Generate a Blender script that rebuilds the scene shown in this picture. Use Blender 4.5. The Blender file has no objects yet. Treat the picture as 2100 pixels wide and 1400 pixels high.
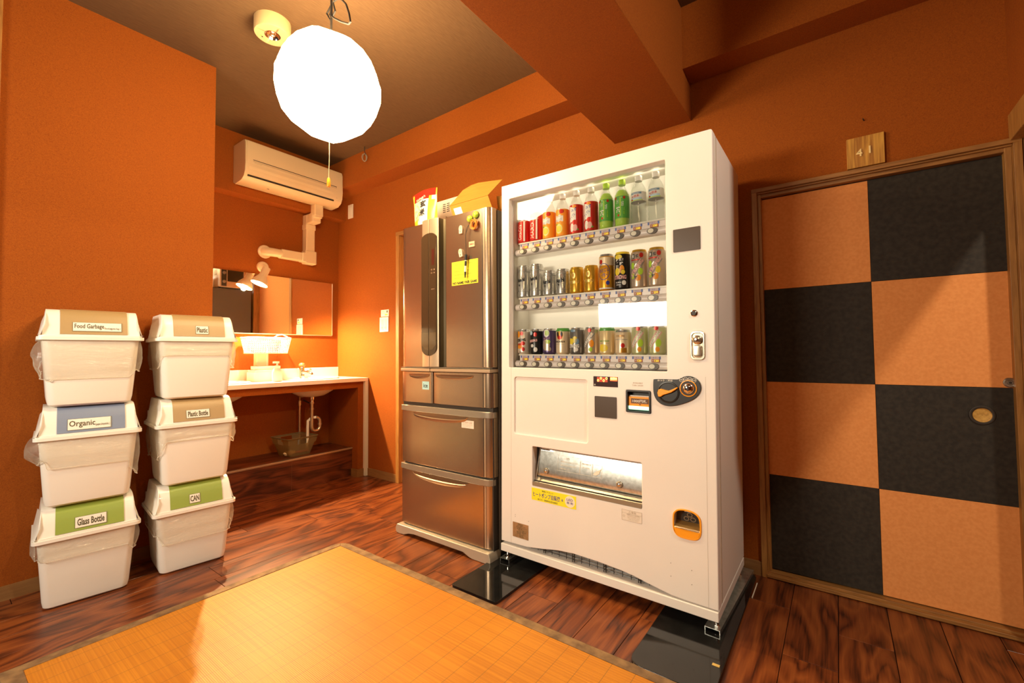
import bpy, bmesh, math, random
from mathutils import Vector, Matrix, Euler
from mathutils.geometry import tessellate_polygon
random.seed(7)
PI = math.pi
SC = bpy.context.scene
COL = SC.collection

# ------------------------------------------------------------------ camera
def setup_camera():
    yaw, pi_, ro = [math.radians(a) for a in (-36.184, 2.0613, -0.497)]
    F = Vector((math.sin(yaw)*math.cos(pi_), math.cos(yaw)*math.cos(pi_), math.sin(pi_)))
    R = Vector((math.cos(yaw), -math.sin(yaw), 0)); U = R.cross(F)
    R2 = R*math.cos(ro)+U*math.sin(ro); U2 = -R*math.sin(ro)+U*math.cos(ro)
    m = Matrix((( R2.x, U2.x, -F.x, 0), (R2.y, U2.y, -F.y, 0), (R2.z, U2.z, -F.z, 1.0095), (0, 0, 0, 1)))
    c = bpy.data.cameras.new('camera'); o = bpy.data.objects.new('camera', c); COL.objects.link(o)
    c.sensor_fit = 'HORIZONTAL'; c.sensor_width = 36; c.lens = 906.66/2100*36
    c.shift_x = -(1053.877-1050)/2100; c.shift_y = (691.49-700)/2100
    c.clip_start = 0.02; o.matrix_world = m; SC.camera = o
setup_camera()
# ------------------------------------------------------------------ world, light, exposure
w = bpy.data.worlds.new('world'); SC.world = w; w.use_nodes = True
w.node_tree.nodes['Background'].inputs[0].default_value = (1, .75, .5, 1)
w.node_tree.nodes['Background'].inputs[1].default_value = 0.02
SC.view_settings.view_transform = 'Standard'; SC.view_settings.look = 'None'
SC.view_settings.gamma = 1; SC.view_settings.use_curve_mapping = False
SC.view_settings.exposure = 0.35
LANTERN = 36.0; LEDW = .2
WARM = (1, .74, .40); SOFT = (1, .72, .38); PALE = (1, .87, .68)
def area(name, loc, target, sx, sy, power, col):
    l = bpy.data.lights.new(name, 'AREA'); l.shape = 'RECTANGLE'; l.size = sx; l.size_y = sy
    l.energy = power; l.color = col
    o = bpy.data.objects.new(name, l); COL.objects.link(o); o.location = loc
    o.rotation_euler = (Vector(target)-Vector(loc)).to_track_quat('-Z', 'Y').to_euler(); return o
area('kitchen_tube_light', (-1.72, -1.2, 1.42), (-.7, 1.7, 1.0), .88, .26, 47, PALE)
area('ceiling_light_behind', (.15, -1.3, 2.55), (-.5, 1.6, .9), .5, .5, 12, SOFT)
area('corridor_light', (1.1, .95, 2.55), (.0, 1.6, 1.4), .06, .06, 21, PALE)
def point(name, loc, r, power, col):
    l = bpy.data.lights.new(name, 'POINT'); l.energy = power; l.color = col; l.shadow_soft_size = r
    o = bpy.data.objects.new(name, l); COL.objects.link(o); o.location = loc; return o
def spot(name, loc, target, r, power, col, ang):
    l = bpy.data.lights.new(name, 'SPOT'); l.energy = power; l.color = col; l.shadow_soft_size = r
    l.spot_size = ang; l.spot_blend = .5
    o = bpy.data.objects.new(name, l); COL.objects.link(o); o.location = loc
    o.rotation_euler = (Vector(target)-Vector(loc)).to_track_quat('-Z', 'Y').to_euler(); return o
spot('vanity_bulb_light', (-3.527, 1.550, 1.541), (-3.50, 1.50, .8), .018, 220, (1, .72, .36), math.radians(172))

# ------------------------------------------------------------------ materials
MC = {}
def mat(name, col=(.8, .8, .8), rough=.5, metal=0., emit=None, estr=0., alpha=1., coat=0., spec=.5, trans=0.):
    if name in MC: return MC[name]
    m = bpy.data.materials.new(name); m.use_nodes = True
    b = m.node_tree.nodes['Principled BSDF']; I = b.inputs
    I['Base Color'].default_value = (*col, 1); I['Roughness'].default_value = rough
    I['Metallic'].default_value = metal; I['Coat Weight'].default_value = coat
    I['Specular IOR Level'].default_value = spec; I['Alpha'].default_value = alpha
    I['Transmission Weight'].default_value = trans
    if emit: I['Emission Color'].default_value = (*emit, 1); I['Emission Strength'].default_value = estr
    MC[name] = m; return m
def nodes(m):
    nt = m.node_tree; return nt, nt.nodes['Principled BSDF'], nt.nodes.new, nt.links.new
def grain(name, c1, c2, scale=(1, 1, 1), nscale=8, detail=6, rough=.6, bump=.1, bscale=None, rnd=False, metal=0., coat=0., lo=.35, hi=.65, dist=0., spec=.5, bdist=.003):
    """two colours mixed by stretched noise, with fine relief"""
    if name in MC: return MC[name]
    m = mat(name, c1, rough, metal, coat=coat, spec=spec); nt, b, N, L = nodes(m)
    tc = N('ShaderNodeTexCoord'); mp = N('ShaderNodeMapping'); mp.inputs['Scale'].default_value = scale
    if rnd:
        oi = N('ShaderNodeObjectInfo'); ad = N('ShaderNodeVectorMath'); ad.operation = 'MULTIPLY_ADD'
        cb = N('ShaderNodeCombineXYZ')
        for k in range(3): L(oi.outputs['Random'], cb.inputs[k])
        L(cb.outputs[0], ad.inputs[0]); ad.inputs[1].default_value = (37, 91, 53); L(tc.outputs['Object'], ad.inputs[2])
        L(ad.outputs[0], mp.inputs['Vector'])
    else: L(tc.outputs['Object'], mp.inputs['Vector'])
    n = N('ShaderNodeTexNoise'); n.inputs['Scale'].default_value = nscale; n.inputs['Detail'].default_value = detail
    n.inputs['Distortion'].default_value = dist
    L(mp.outputs[0], n.inputs['Vector'])
    r = N('ShaderNodeValToRGB'); r.color_ramp.elements[0].position = lo; r.color_ramp.elements[1].position = hi
    r.color_ramp.elements[0].color = (*c1, 1); r.color_ramp.elements[1].color = (*c2, 1)
    L(n.outputs[0], r.inputs[0]); L(r.outputs[0], b.inputs['Base Color'])
    bp = N('ShaderNodeBump'); bp.inputs['Strength'].default_value = bump; bp.inputs['Distance'].default_value = bdist
    if bscale:
        n2 = N('ShaderNodeTexNoise'); n2.inputs['Scale'].default_value = bscale; n2.inputs['Detail'].default_value = 3
        L(tc.outputs['Object'], n2.inputs['Vector']); L(n2.outputs[0], bp.inputs['Height'])
    else: L(n.outputs[0], bp.inputs['Height'])
    L(bp.outputs[0], b.inputs['Normal'])
    return m
def wallpaper(name, c1, c2, c3):
    """fibre-flecked wallpaper: ground, dark flecks, pale fibres"""
    m = mat(name, c1, .85, spec=.25); nt, b, N, L = nodes(m)
    tc = N('ShaderNodeTexCoord')
    n1 = N('ShaderNodeTexNoise'); n1.inputs['Scale'].default_value = 240; n1.inputs['Detail'].default_value = 4; n1.inputs['Distortion'].default_value = 1.5
    n2 = N('ShaderNodeTexNoise'); n2.inputs['Scale'].default_value = 60; n2.inputs['Detail'].default_value = 2; n2.inputs['Distortion'].default_value = 3
    n3 = N('ShaderNodeTexNoise'); n3.inputs['Scale'].default_value = 1.7
    for n in (n1, n2, n3): L(tc.outputs['Object'], n.inputs['Vector'])
    r1 = N('ShaderNodeValToRGB'); r1.color_ramp.elements[0].position = .35; r1.color_ramp.elements[1].position = .62
    r1.color_ramp.elements[0].color = (*c2, 1); r1.color_ramp.elements[1].color = (*c1, 1); L(n1.outputs[0], r1.inputs[0])
    r2 = N('ShaderNodeValToRGB'); e = r2.color_ramp.elements; e[0].position = .485; e[0].color = (0, 0, 0, 1); e[1].position = .5; e[1].color = (1, 1, 1, 1)
    x = e.new(.515); x.color = (0, 0, 0, 1); L(n2.outputs[0], r2.inputs[0])
    mx = N('ShaderNodeMix'); mx.data_type = 'RGBA'; ml = N('ShaderNodeMath'); ml.operation = 'MULTIPLY'; ml.inputs[1].default_value = .35
    L(r2.outputs[0], ml.inputs[0]); L(ml.outputs[0], mx.inputs[0]); L(r1.outputs[0], mx.inputs[6]); mx.inputs[7].default_value = (*c3, 1)
    L(mx.outputs[2], b.inputs['Base Color'])
    bp = N('ShaderNodeBump'); bp.inputs['Strength'].default_value = .25; bp.inputs['Distance'].default_value = .0015
    L(n1.outputs[0], bp.inputs['Height']); L(bp.outputs[0], b.inputs['Normal'])
    return m
def rosewood(name, dark, mid, light, axis=1, rough=.3, rnd=True):
    """figured reddish plank veneer, grain along the given axis"""
    m = mat(name, mid, rough); nt, b, N, L = nodes(m)
    tc = N('ShaderNodeTexCoord'); v = tc.outputs['Object']
    if rnd:
        oi = N('ShaderNodeObjectInfo'); cb = N('ShaderNodeCombineXYZ'); ad = N('ShaderNodeVectorMath'); ad.operation = 'MULTIPLY_ADD'
        for k in range(3): L(oi.outputs['Random'], cb.inputs[k])
        L(cb.outputs[0], ad.inputs[0]); ad.inputs[1].default_value = (31, 77, 13); L(v, ad.inputs[2]); v = ad.outputs[0]
    mp = N('ShaderNodeMapping'); s = [6., 6., 6.]; s[axis] = 1.3; mp.inputs['Scale'].default_value = s; L(v, mp.inputs['Vector'])
    n1 = N('ShaderNodeTexNoise'); n1.inputs['Scale'].default_value = 1.1; n1.inputs['Detail'].default_value = 2.5; n1.inputs['Distortion'].default_value = .6
    L(mp.outputs[0], n1.inputs['Vector'])
    mu = N('ShaderNodeMath'); mu.operation = 'MULTIPLY'; mu.inputs[1].default_value = 6; L(n1.outputs[0], mu.inputs[0])
    fr = N('ShaderNodeMath'); fr.operation = 'PINGPONG'; fr.inputs[1].default_value = .5; L(mu.outputs[0], fr.inputs[0])
    mp2 = N('ShaderNodeMapping'); s = [160., 160., 160.]; s[axis] = 7; mp2.inputs['Scale'].default_value = s; L(v, mp2.inputs['Vector'])
    n2 = N('ShaderNodeTexNoise'); n2.inputs['Scale'].default_value = 1; n2.inputs['Detail'].default_value = 4; L(mp2.outputs[0], n2.inputs['Vector'])
    a = N('ShaderNodeMath'); a.operation = 'MULTIPLY_ADD'; a.inputs[1].default_value = .9; L(fr.outputs[0], a.inputs[0])
    h = N('ShaderNodeMath'); h.operation = 'MULTIPLY'; h.inputs[1].default_value = .62; L(n2.outputs[0], h.inputs[0]); L(h.outputs[0], a.inputs[2])
    r = N('ShaderNodeValToRGB'); e = r.color_ramp.elements; e[0].position = .25; e[0].color = (*dark, 1); e[1].position = .82; e[1].color = (*light, 1)
    x = e.new(.5); x.color = (*mid, 1); L(a.outputs[0], r.inputs[0])
    L(r.outputs[0], b.inputs['Base Color'])
    rr = N('ShaderNodeMapRange'); rr.inputs['To Min'].default_value = rough-.07; rr.inputs['To Max'].default_value = rough+.15; L(n1.outputs[0], rr.inputs[0]); L(rr.outputs[0], b.inputs['Roughness'])
    bp = N('ShaderNodeBump'); bp.inputs['Strength'].default_value = .08; bp.inputs['Distance'].default_value = .001; L(n2.outputs[0], bp.inputs['Height']); L(bp.outputs[0], b.inputs['Normal'])
    return m
WALL = wallpaper('orange_wallpaper', (.325, .080, .0045), (.23, .050, .003), (.40, .13, .011))
CEIL = grain('ceiling_paper', (.115, .061, .027), (.14, .076, .034), (60, 6, 1), 3, 3, .9, .15, spec=.2)
FLOOR = rosewood('plank_veneer', (.045, .011, .004), (.155, .036, .009), (.255, .070, .016))
STEPW = rosewood('step_veneer', (.03, .008, .004), (.10, .022, .008), (.18, .045, .014), axis=1, rnd=False)
DARKGAP = mat('dark_gap', (.015, .008, .005), .8)
FRAMEW = grain('door_frame_wood', (.28, .12, .028), (.42, .20, .05), (30, 30, 2.5), 3, 4, .45, .05, dist=.6)
FRAMEH = grain('door_head_wood', (.22, .09, .02), (.36, .16, .04), (2.5, 30, 30), 3, 4, .45, .05, dist=.6)
PANO = grain('apricot_paper', (.72, .27, .078), (.78, .31, .094), (1, 1, 1), 90, 4, .85, .2, spec=.2, bdist=.001)
PAND = grain('charcoal_paper', (.020, .015, .011), (.034, .026, .018), (1, 1, 1), 60, 5, .75, .5, spec=.35, bdist=.001)
BASEW = grain('baseboard_vinyl', (.24, .11, .032), (.29, .14, .042), (3, 3, 30), 3, 3, .55, .05)
CREAM = mat('cream_plastic', (.80, .74, .62), .35)
WHITE = mat('white_plastic', (.86, .82, .74), .3)
IVORY = grain('bin_plastic', (.85, .82, .75), (.88, .85, .78), (1, 1, 1), 3, 2, .38, .02, coat=.15)
VEND = grain('vending_enamel', (.82, .77, .71), (.84, .79, .73), (1, 1, 1), 4, 2, .38, .01, coat=.0, spec=.4)
STEEL = grain('brushed_steel', (.43, .31, .205), (.46, .335, .222), (2, 2, 130), 4, 3, .27, .012, metal=.92)
STEELD = mat('fridge_side_grey', (.10, .085, .07), .45)
CHAMP = mat('champagne_trim', (.52, .39, .26), .35, .5)
CHAMPG = mat('grey_gold_trim', (.36, .31, .24), .35, .6)
CHROME = mat('chrome', (.85, .83, .80), .12, 1)
ZINC = grain('galvanised_zinc', (.52, .54, .50), (.70, .72, .68), (1, 1, 1), 60, 3, .28, .04, metal=.9)
GUN = mat('dark_slot', (.03, .022, .016), .5)
BLACKG = grain('black_gloss_acrylic', (.006, .006, .006), (.010, .010, .010), (1, 1, 1), 30, 3, .07, .0, spec=.6)
BLACKP = mat('black_plastic', (.018, .016, .014), .35)
BROWNP = mat('smoked_cover', (.07, .045, .028), .35)
ORANGEP = mat('amber_plastic', (.95, .36, .01), .35)
PAPER = mat('label_paper', (.84, .80, .72), .7)
INK = mat('black_ink', (.02, .018, .015), .7)
OLIVE = mat('olive_ink', (.09, .075, .03), .7)
MIRROR = mat('mirror_silver', (.92, .90, .86), .02, 1)
BLACKC = mat('black_cord', (.02, .014, .01), .7)
CARD = grain('cardboard', (.40, .18, .025), (.46, .21, .032), (1, 1, 40), 6, 3, .8, .06, spec=.2)
PORC = mat('porcelain', (.86, .83, .77), .12, coat=.5)
def flat(name, rgb, rough=.5, **k): return mat(name, rgb, rough, **k)
def bamboo():
    m = mat('bamboo_slats', (.6, .3, .05), .5, spec=.4); nt, b, N, L = nodes(m)
    tc = N('ShaderNodeTexCoord'); sp = N('ShaderNodeSeparateXYZ'); L(tc.outputs['Object'], sp.inputs[0])
    mp = N('ShaderNodeMapping'); mp.inputs['Scale'].default_value = (1.2, 190, 1); L(tc.outputs['Object'], mp.inputs[0])
    n = N('ShaderNodeTexNoise'); n.inputs['Scale'].default_value = 1; n.inputs['Detail'].default_value = 1; L(mp.outputs[0], n.inputs[0])
    n3 = N('ShaderNodeTexNoise'); n3.inputs['Scale'].default_value = 3; L(tc.outputs['Object'], n3.inputs[0])
    ad = N('ShaderNodeMath'); ad.operation = 'MULTIPLY_ADD'; ad.inputs[1].default_value = .6; L(n.outputs[0], ad.inputs[0]); 
    ms = N('ShaderNodeMath'); ms.operation = 'MULTIPLY'; ms.inputs[1].default_value = .4; L(n3.outputs[0], ms.inputs[0]); L(ms.outputs[0], ad.inputs[2])
    r = N('ShaderNodeValToRGB'); e = r.color_ramp.elements; e[0].position = .38; e[0].color = (.48, .165, .008, 1); e[1].position = .62; e[1].color = (.60, .225, .012, 1); L(ad.outputs[0], r.inputs[0])
    # stitched threads across the slats, every 78 mm
    mu = N('ShaderNodeMath'); mu.operation = 'DIVIDE'; mu.inputs[1].default_value = .078; L(sp.outputs[0], mu.inputs[0])
    f = N('ShaderNodeMath'); f.operation = 'FRACT'; L(mu.outputs[0], f.inputs[0])
    lt = N('ShaderNodeMath'); lt.operation = 'LESS_THAN'; lt.inputs[1].default_value = .03; L(f.outputs[0], lt.inputs[0])
    m2 = N('ShaderNodeMath'); m2.operation = 'MULTIPLY'; m2.inputs[1].default_value = .62; L(lt.outputs[0], m2.inputs[0])
    mx = N('ShaderNodeMix'); mx.data_type = 'RGBA'; L(m2.outputs[0], mx.inputs[0]); L(r.outputs[0], mx.inputs[6]); mx.inputs[7].default_value = (.18, .09, .02, 1)
    L(mx.outputs[2], b.inputs['Base Color'])
    my = N('ShaderNodeMath'); my.operation = 'DIVIDE'; my.inputs[1].default_value = .0052; L(sp.outputs[1], my.inputs[0])
    pp = N('ShaderNodeMath'); pp.operation = 'PINGPONG'; pp.inputs[1].default_value = .5; L(my.outputs[0], pp.inputs[0])
    sq = N('ShaderNodeMath'); sq.operation = 'POWER'; sq.inputs[1].default_value = .4; L(pp.outputs[0], sq.inputs[0])
    bp = N('ShaderNodeBump'); bp.inputs['Strength'].default_value = .35; bp.inputs['Distance'].default_value = .0012; L(sq.outputs[0], bp.inputs['Height']); L(bp.outputs[0], b.inputs['Normal'])
    return m
BAMBOO = bamboo()
RUGB = grain('mat_binding', (.14, .075, .032), (.28, .16, .065), (1, 1, 1), 22, 5, .8, .2, bscale=300)
def clearmat(name, tint, diff=.0, gloss=.12, rough=.03, dcol=(1, 1, 1), fres=1.5, wr=False, rim=None):
    """thin clear sheet: transparent, fresnel gloss and a little diffuse haze"""
    m = bpy.data.materials.new(name); m.use_nodes = True; nt = m.node_tree; nt.nodes.clear(); N = nt.nodes.new; L = nt.links.new
    out = N('ShaderNodeOutputMaterial'); t = N('ShaderNodeBsdfTransparent'); t.inputs[0].default_value = (*tint, 1)
    g = N('ShaderNodeBsdfGlossy'); g.inputs['Roughness'].default_value = rough
    if rim is None: fr = N('ShaderNodeFresnel'); fr.inputs[0].default_value = fres; fo = fr.outputs[0]
    else:
        fr = N('ShaderNodeLayerWeight'); pw = N('ShaderNodeMath'); pw.operation = 'POWER'; pw.inputs[1].default_value = 3; L(fr.outputs['Facing'], pw.inputs[0])
        sc = N('ShaderNodeMath'); sc.operation = 'MULTIPLY'; sc.inputs[1].default_value = rim; L(pw.outputs[0], sc.inputs[0]); fo = sc.outputs[0]
    ad = N('ShaderNodeMath'); ad.operation = 'ADD'; ad.inputs[1].default_value = gloss; L(fo, ad.inputs[0])
    mx = N('ShaderNodeMixShader'); L(ad.outputs[0], mx.inputs[0]); L(t.outputs[0], mx.inputs[1]); L(g.outputs[0], mx.inputs[2])
    last = mx
    if wr:
        tc = N('ShaderNodeTexCoord'); mp = N('ShaderNodeMapping'); mp.inputs['Scale'].default_value = (7, 7, 26); mp.inputs['Rotation'].default_value = (.5, .3, 0); L(tc.outputs['Object'], mp.inputs[0])
        nz = N('ShaderNodeTexNoise'); nz.inputs['Scale'].default_value = 1.6; nz.inputs['Detail'].default_value = 4; nz.inputs['Distortion'].default_value = 1.4; L(mp.outputs[0], nz.inputs[0])
        bp = N('ShaderNodeBump'); bp.inputs['Strength'].default_value = .9; bp.inputs['Distance'].default_value = .02; L(nz.outputs[0], bp.inputs['Height']); L(bp.outputs[0], g.inputs['Normal']); L(bp.outputs[0], fr.inputs['Normal'])
    if diff > 0:
        d = N('ShaderNodeBsdfDiffuse'); d.inputs[0].default_value = (*dcol, 1); tr = N('ShaderNodeBsdfTranslucent'); tr.inputs[0].default_value = (*dcol, 1)
        dm = N('ShaderNodeMixShader'); dm.inputs[0].default_value = .4; L(d.outputs[0], dm.inputs[1]); L(tr.outputs[0], dm.inputs[2])
        m2 = N('ShaderNodeMixShader'); m2.inputs[0].default_value = diff; L(mx.outputs[0], m2.inputs[1]); L(dm.outputs[0], m2.inputs[2]); last = m2
    L(last.outputs[0], out.inputs[0]); MC[name] = m; return m
GLASS = clearmat('display_glass', (.98, .985, .98), 0, .0, .03, fres=1.31)
PET = clearmat('clear_bottle', (.95, .96, .94), .06, .04, .08, rim=.5)
FILM = clearmat('bag_film', (.97, .965, .94), .19, .075, .10, (.90, .84, .72), wr=True, rim=.3)
HEM = clearmat('bag_hem', (.97, .96, .94), .45, .08, .12, (.95, .90, .80), rim=.3)
FROST = clearmat('frosted_plastic', (.62, .52, .28), .45, .04, .3, (.42, .34, .16), rim=.3)

# ------------------------------------------------------------------ geometry helpers
class MB:
    """collects verts, faces and materials, then links them as ONE mesh object"""
    def __init__(s): s.v = []; s.f = []; s.mi = []; s.m = []; s.uvsm = []
    def mid(s, m):
        if m not in s.m: s.m.append(m)
        return s.m.index(m)
    def add(s, vs, fs, m, smooth=False):
        o = len(s.v); s.v += [tuple(p) for p in vs]; k = s.mid(m)
        for f in fs: s.f.append([i+o for i in f]); s.mi.append(k); s.uvsm.append(smooth)
        return s
    def box(s, x0, x1, y0, y1, z0, z1, m):
        v = [(x, y, z) for x in (x0, x1) for y in (y0, y1) for z in (z0, z1)]
        return s.add(v, [(0, 1, 3, 2), (4, 6, 7, 5), (0, 4, 5, 1), (2, 3, 7, 6), (0, 2, 6, 4), (1, 5, 7, 3)], m)
    def lathe(s, prof, m, c=(0, 0, 0), n=24, axis='z', cap=True, sy=1., smooth=True):
        """profile [(r, h)] about an axis through c"""
        vs = []
        for r, h in prof:
            for i in range(n):
                a = 2*PI*i/n; p = (r*math.cos(a), r*math.sin(a)*sy)
                if axis == 'z': q = (p[0], p[1], h)
                elif axis == 'y': q = (p[0], h, p[1])
                else: q = (h, p[0], p[1])
                vs.append((q[0]+c[0], q[1]+c[1], q[2]+c[2]))
        fs = []
        for j in range(len(prof)-1):
            for i in range(n):
                a = j*n+i; b = j*n+(i+1) % n; f = (a, b, b+n, a+n)
                fs.append(f if axis != 'y' else f[::-1])
        s.add(vs, fs, m, smooth)
        if cap:
            o = len(s.v)-len(vs); k = s.mid(m)
            s.f.append([o+i for i in range(n)][::-1] if axis != 'y' else [o+i for i in range(n)]); s.mi.append(k); s.uvsm.append(False)
            q = o+(len(prof)-1)*n
            s.f.append([q+i for i in range(n)] if axis != 'y' else [q+i for i in range(n)][::-1]); s.mi.append(k); s.uvsm.append(False)
        return s
    def tube(s, pts, r, m, n=8, closed=False, cap=True):
        pts = [Vector(p) for p in pts]; N_ = len(pts); vs = []; up = None
        for i, p in enumerate(pts):
            a = pts[(i-1) % N_] if (closed or i > 0) else p; b = pts[(i+1) % N_] if (closed or i < N_-1) else p
            t = (b-a).normalized()
            if up is None: up = t.orthogonal().normalized()
            up = (up-t*up.dot(t)).normalized(); sd = t.cross(up)
            rr = r[i] if isinstance(r, (list, tuple)) else r
            for k in range(n):
                an = 2*PI*k/n; vs.append(p+(up*math.cos(an)+sd*math.sin(an))*rr)
        fs = []
        for j in range(N_ if closed else N_-1):
            for k in range(n):
                a = j*n+k; b = j*n+(k+1) % n; jj = ((j+1) % N_)*n
                fs.append((a, b, jj+(k+1) % n, jj+k))
        if cap and not closed: fs += [tuple(range(n))[::-1], tuple((N_-1)*n+k for k in range(n))]
        return s.add(vs, fs, m, True)
    def prism(s, poly, d0, d1, m, plane='xz', smooth=False):
        """polygon extruded between d0 and d1 along the third axis"""
        def P(a, b, d): return {'xz': (a, d, b), 'xy': (a, b, d), 'yz': (d, a, b)}[plane]
        n = len(poly); vs = [P(a, b, d0) for a, b in poly]+[P(a, b, d1) for a, b in poly]
        tris = tessellate_polygon([[Vector((a, b, 0)) for a, b in poly]])
        fs = [tuple(t) for t in tris]+[tuple(i+n for i in t)[::-1] for t in tris]
        s.add(vs, fs, m)
        s.add(vs, [(i, i+n, (i+1) % n+n, (i+1) % n) for i in range(n)], m, smooth)
        return s
    def grid(s, fn, nu, nv, m, smooth=True, mfn=None):
        vs = [fn(i/nu, j/nv) for j in range(nv+1) for i in range(nu+1)]
        o = len(s.v); s.v += [tuple(p) for p in vs]
        for j in range(nv):
            for i in range(nu):
                a = j*(nu+1)+i; s.f.append([o+a, o+a+1, o+a+nu+2, o+a+nu+1])
                s.mi.append(s.mid(mfn((i+.5)/nu, (j+.5)/nv) if mfn else m)); s.uvsm.append(smooth)
        return s
    def mesh(s, me, M, m, warp=None):
        vs = [M @ v.co for v in me.vertices]
        if warp: vs = [warp(p) for p in vs]
        return s.add(vs, [tuple(p.vertices) for p in me.polygons], m)
    def build(s, name, parent=None, loc=(0, 0, 0), rot=(0, 0, 0), bevel=0., seg=2, weld=True, sub=0, fixn=True):
        me = bpy.data.meshes.new(name); me.from_pydata(s.v, [], s.f)
        for m in s.m: me.materials.append(m)
        for p, k, sm in zip(me.polygons, s.mi, s.uvsm): p.material_index = k; p.use_smooth = sm
        bm = bmesh.new(); bm.from_mesh(me)
        if weld: bmesh.ops.remove_doubles(bm, verts=bm.verts, dist=1e-5)
        if fixn: bmesh.ops.recalc_face_normals(bm, faces=bm.faces)
        bm.to_mesh(me); bm.free()
        if any(s.uvsm): me.set_sharp_from_angle(angle=math.radians(40))
        o = bpy.data.objects.new(name, me); COL.objects.link(o); o.location = loc; o.rotation_euler = rot
        if parent: o.parent = parent
        if bevel > 0:
            b = o.modifiers.new('bevel', 'BEVEL'); b.width = bevel; b.segments = seg; b.limit_method = 'ANGLE'; b.angle_limit = math.radians(50)
            if seg > 1:
                for p in me.polygons: p.use_smooth = True
                b.harden_normals = True
        if sub: x = o.modifiers.new('sub', 'SUBSURF'); x.levels = x.render_levels = sub
        return o
def B(x0, x1, y0, y1, z0, z1, m): return MB().box(x0, x1, y0, y1, z0, z1, m)
def thing(name, label, cat, loc=(0, 0, 0), rot=(0, 0, 0), group=None):
    o = bpy.data.objects.new(name, None); COL.objects.link(o); o.location = loc; o.rotation_euler = rot
    o.empty_display_size = .05; o['label'] = label; o['category'] = cat
    if group: o['group'] = group
    return o
def tag(o, label, cat, group=None):
    o['label'] = label; o['category'] = cat
    if group: o['group'] = group
    return o
def struct(o): o['kind'] = 'structure'; return o
TXT = {}
def textmesh(body, bold=0.):
    if any(ord(c) > 0x2fff for c in body) and len(body) > 1: bold = min(bold, .008)
    k = (body, bold)
    if k in TXT: return TXT[k]
    cu = bpy.data.curves.new('t', 'FONT'); cu.body = body; cu.size = 1; cu.align_x = 'CENTER'; cu.resolution_u = 2; cu.offset = bold
    ob = bpy.data.objects.new('t', cu); COL.objects.link(ob)
    dg = bpy.context.evaluated_depsgraph_get(); me = bpy.data.meshes.new_from_object(ob.evaluated_get(dg))
    bpy.data.objects.remove(ob); bpy.data.curves.remove(cu)
    xs = [v.co.x for v in me.vertices] or [0]; ys = [v.co.y for v in me.vertices] or [0]
    TXT[k] = (me, min(xs), max(xs), min(ys), max(ys)); return TXT[k]
def text(mb, body, cx, cz, w, h, m, d=0., rot=0., warp=None, bold=0.01, frame='xz', keep=False):
    """lettering fitted in a w x h box centred at (cx, cz), standing in the xz plane and facing -y (or placed by a frame matrix)"""
    me, x0, x1, y0, y1 = textmesh(body, bold)
    sx = w/max(x1-x0, 1e-6); sy = h/max(y1-y0, 1e-6)
    if keep: sx = sy = min(sx, sy)
    T = Matrix.Translation((-(x0+x1)/2, -(y0+y1)/2, 0)); S = Matrix.Diagonal((sx, sy, 1, 1)); Rm = Matrix.Rotation(rot, 4, 'Z')
    if frame == 'xz': Fm = Matrix(((1, 0, 0, cx), (0, 0, -1, d), (0, 1, 0, cz), (0, 0, 0, 1)))
    elif frame == 'yz': Fm = Matrix(((0, 0, 1, d), (1, 0, 0, cx), (0, 1, 0, cz), (0, 0, 0, 1)))   # faces +x, runs along +y
    else: Fm = frame @ Matrix.Translation((cx, cz, d))
    mb.mesh(me, Fm @ Rm @ S @ T, m, warp)
def rrect(x0, x1, z0, z1, r, n=4):
    p = []
    for cx, cz, a0 in ((x1-r, z1-r, 0), (x0+r, z1-r, PI/2), (x0+r, z0+r, PI), (x1-r, z0+r, 3*PI/2)):
        for i in range(n+1): a = a0+PI/2*i/n; p.append((cx+r*math.cos(a), cz+r*math.sin(a)))
    return p
def chaikin(p, it=2):
    for _ in range(it):
        q = []
        for i in range(len(p)):
            a, b = p[i], p[(i+1) % len(p)]; q += [(a[0]*.75+b[0]*.25, a[1]*.75+b[1]*.25), (a[0]*.25+b[0]*.75, a[1]*.25+b[1]*.75)]
        p = q
    return p
def ell(cx, cz, a, b, n=24, a0=0): return [(cx+a*math.cos(2*PI*i/n+a0), cz+b*math.sin(2*PI*i/n+a0)) for i in range(n)]
def plate(outs, d0, d1, m, bev=0., mb=None):
    """flat plate in the xz plane with holes (even-odd), from depth d0 (front) to d1"""
    cu = bpy.data.curves.new('p', 'CURVE'); cu.dimensions = '2D'; cu.fill_mode = 'BOTH'
    cu.extrude = (d1-d0)/2-bev; cu.bevel_depth = bev; cu.bevel_resolution = 2; cu.offset = -bev
    for pts in outs:
        sp = cu.splines.new('POLY'); sp.points.add(len(pts)-1); sp.use_cyclic_u = True
        for i, (a, b) in enumerate(pts): sp.points[i].co = (a, b, 0, 1)
    ob = bpy.data.objects.new('p', cu); COL.objects.link(ob)
    dg = bpy.context.evaluated_depsgraph_get(); me = bpy.data.meshes.new_from_object(ob.evaluated_get(dg))
    bpy.data.objects.remove(ob); bpy.data.curves.remove(cu)
    mb = mb or MB(); M = Matrix(((1, 0, 0, 0), (0, 0, -1, (d0+d1)/2), (0, 1, 0, 0), (0, 0, 0, 1)))
    mb.mesh(me, M, m); bpy.data.meshes.remove(me); return mb

# ================================================================== THE ROOM
YW = 2.294; ZC = 2.66; XL = -2.83; XA = -3.66
door_x0, door_x1 = -.302, .542; HEAD = 1.754
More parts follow.
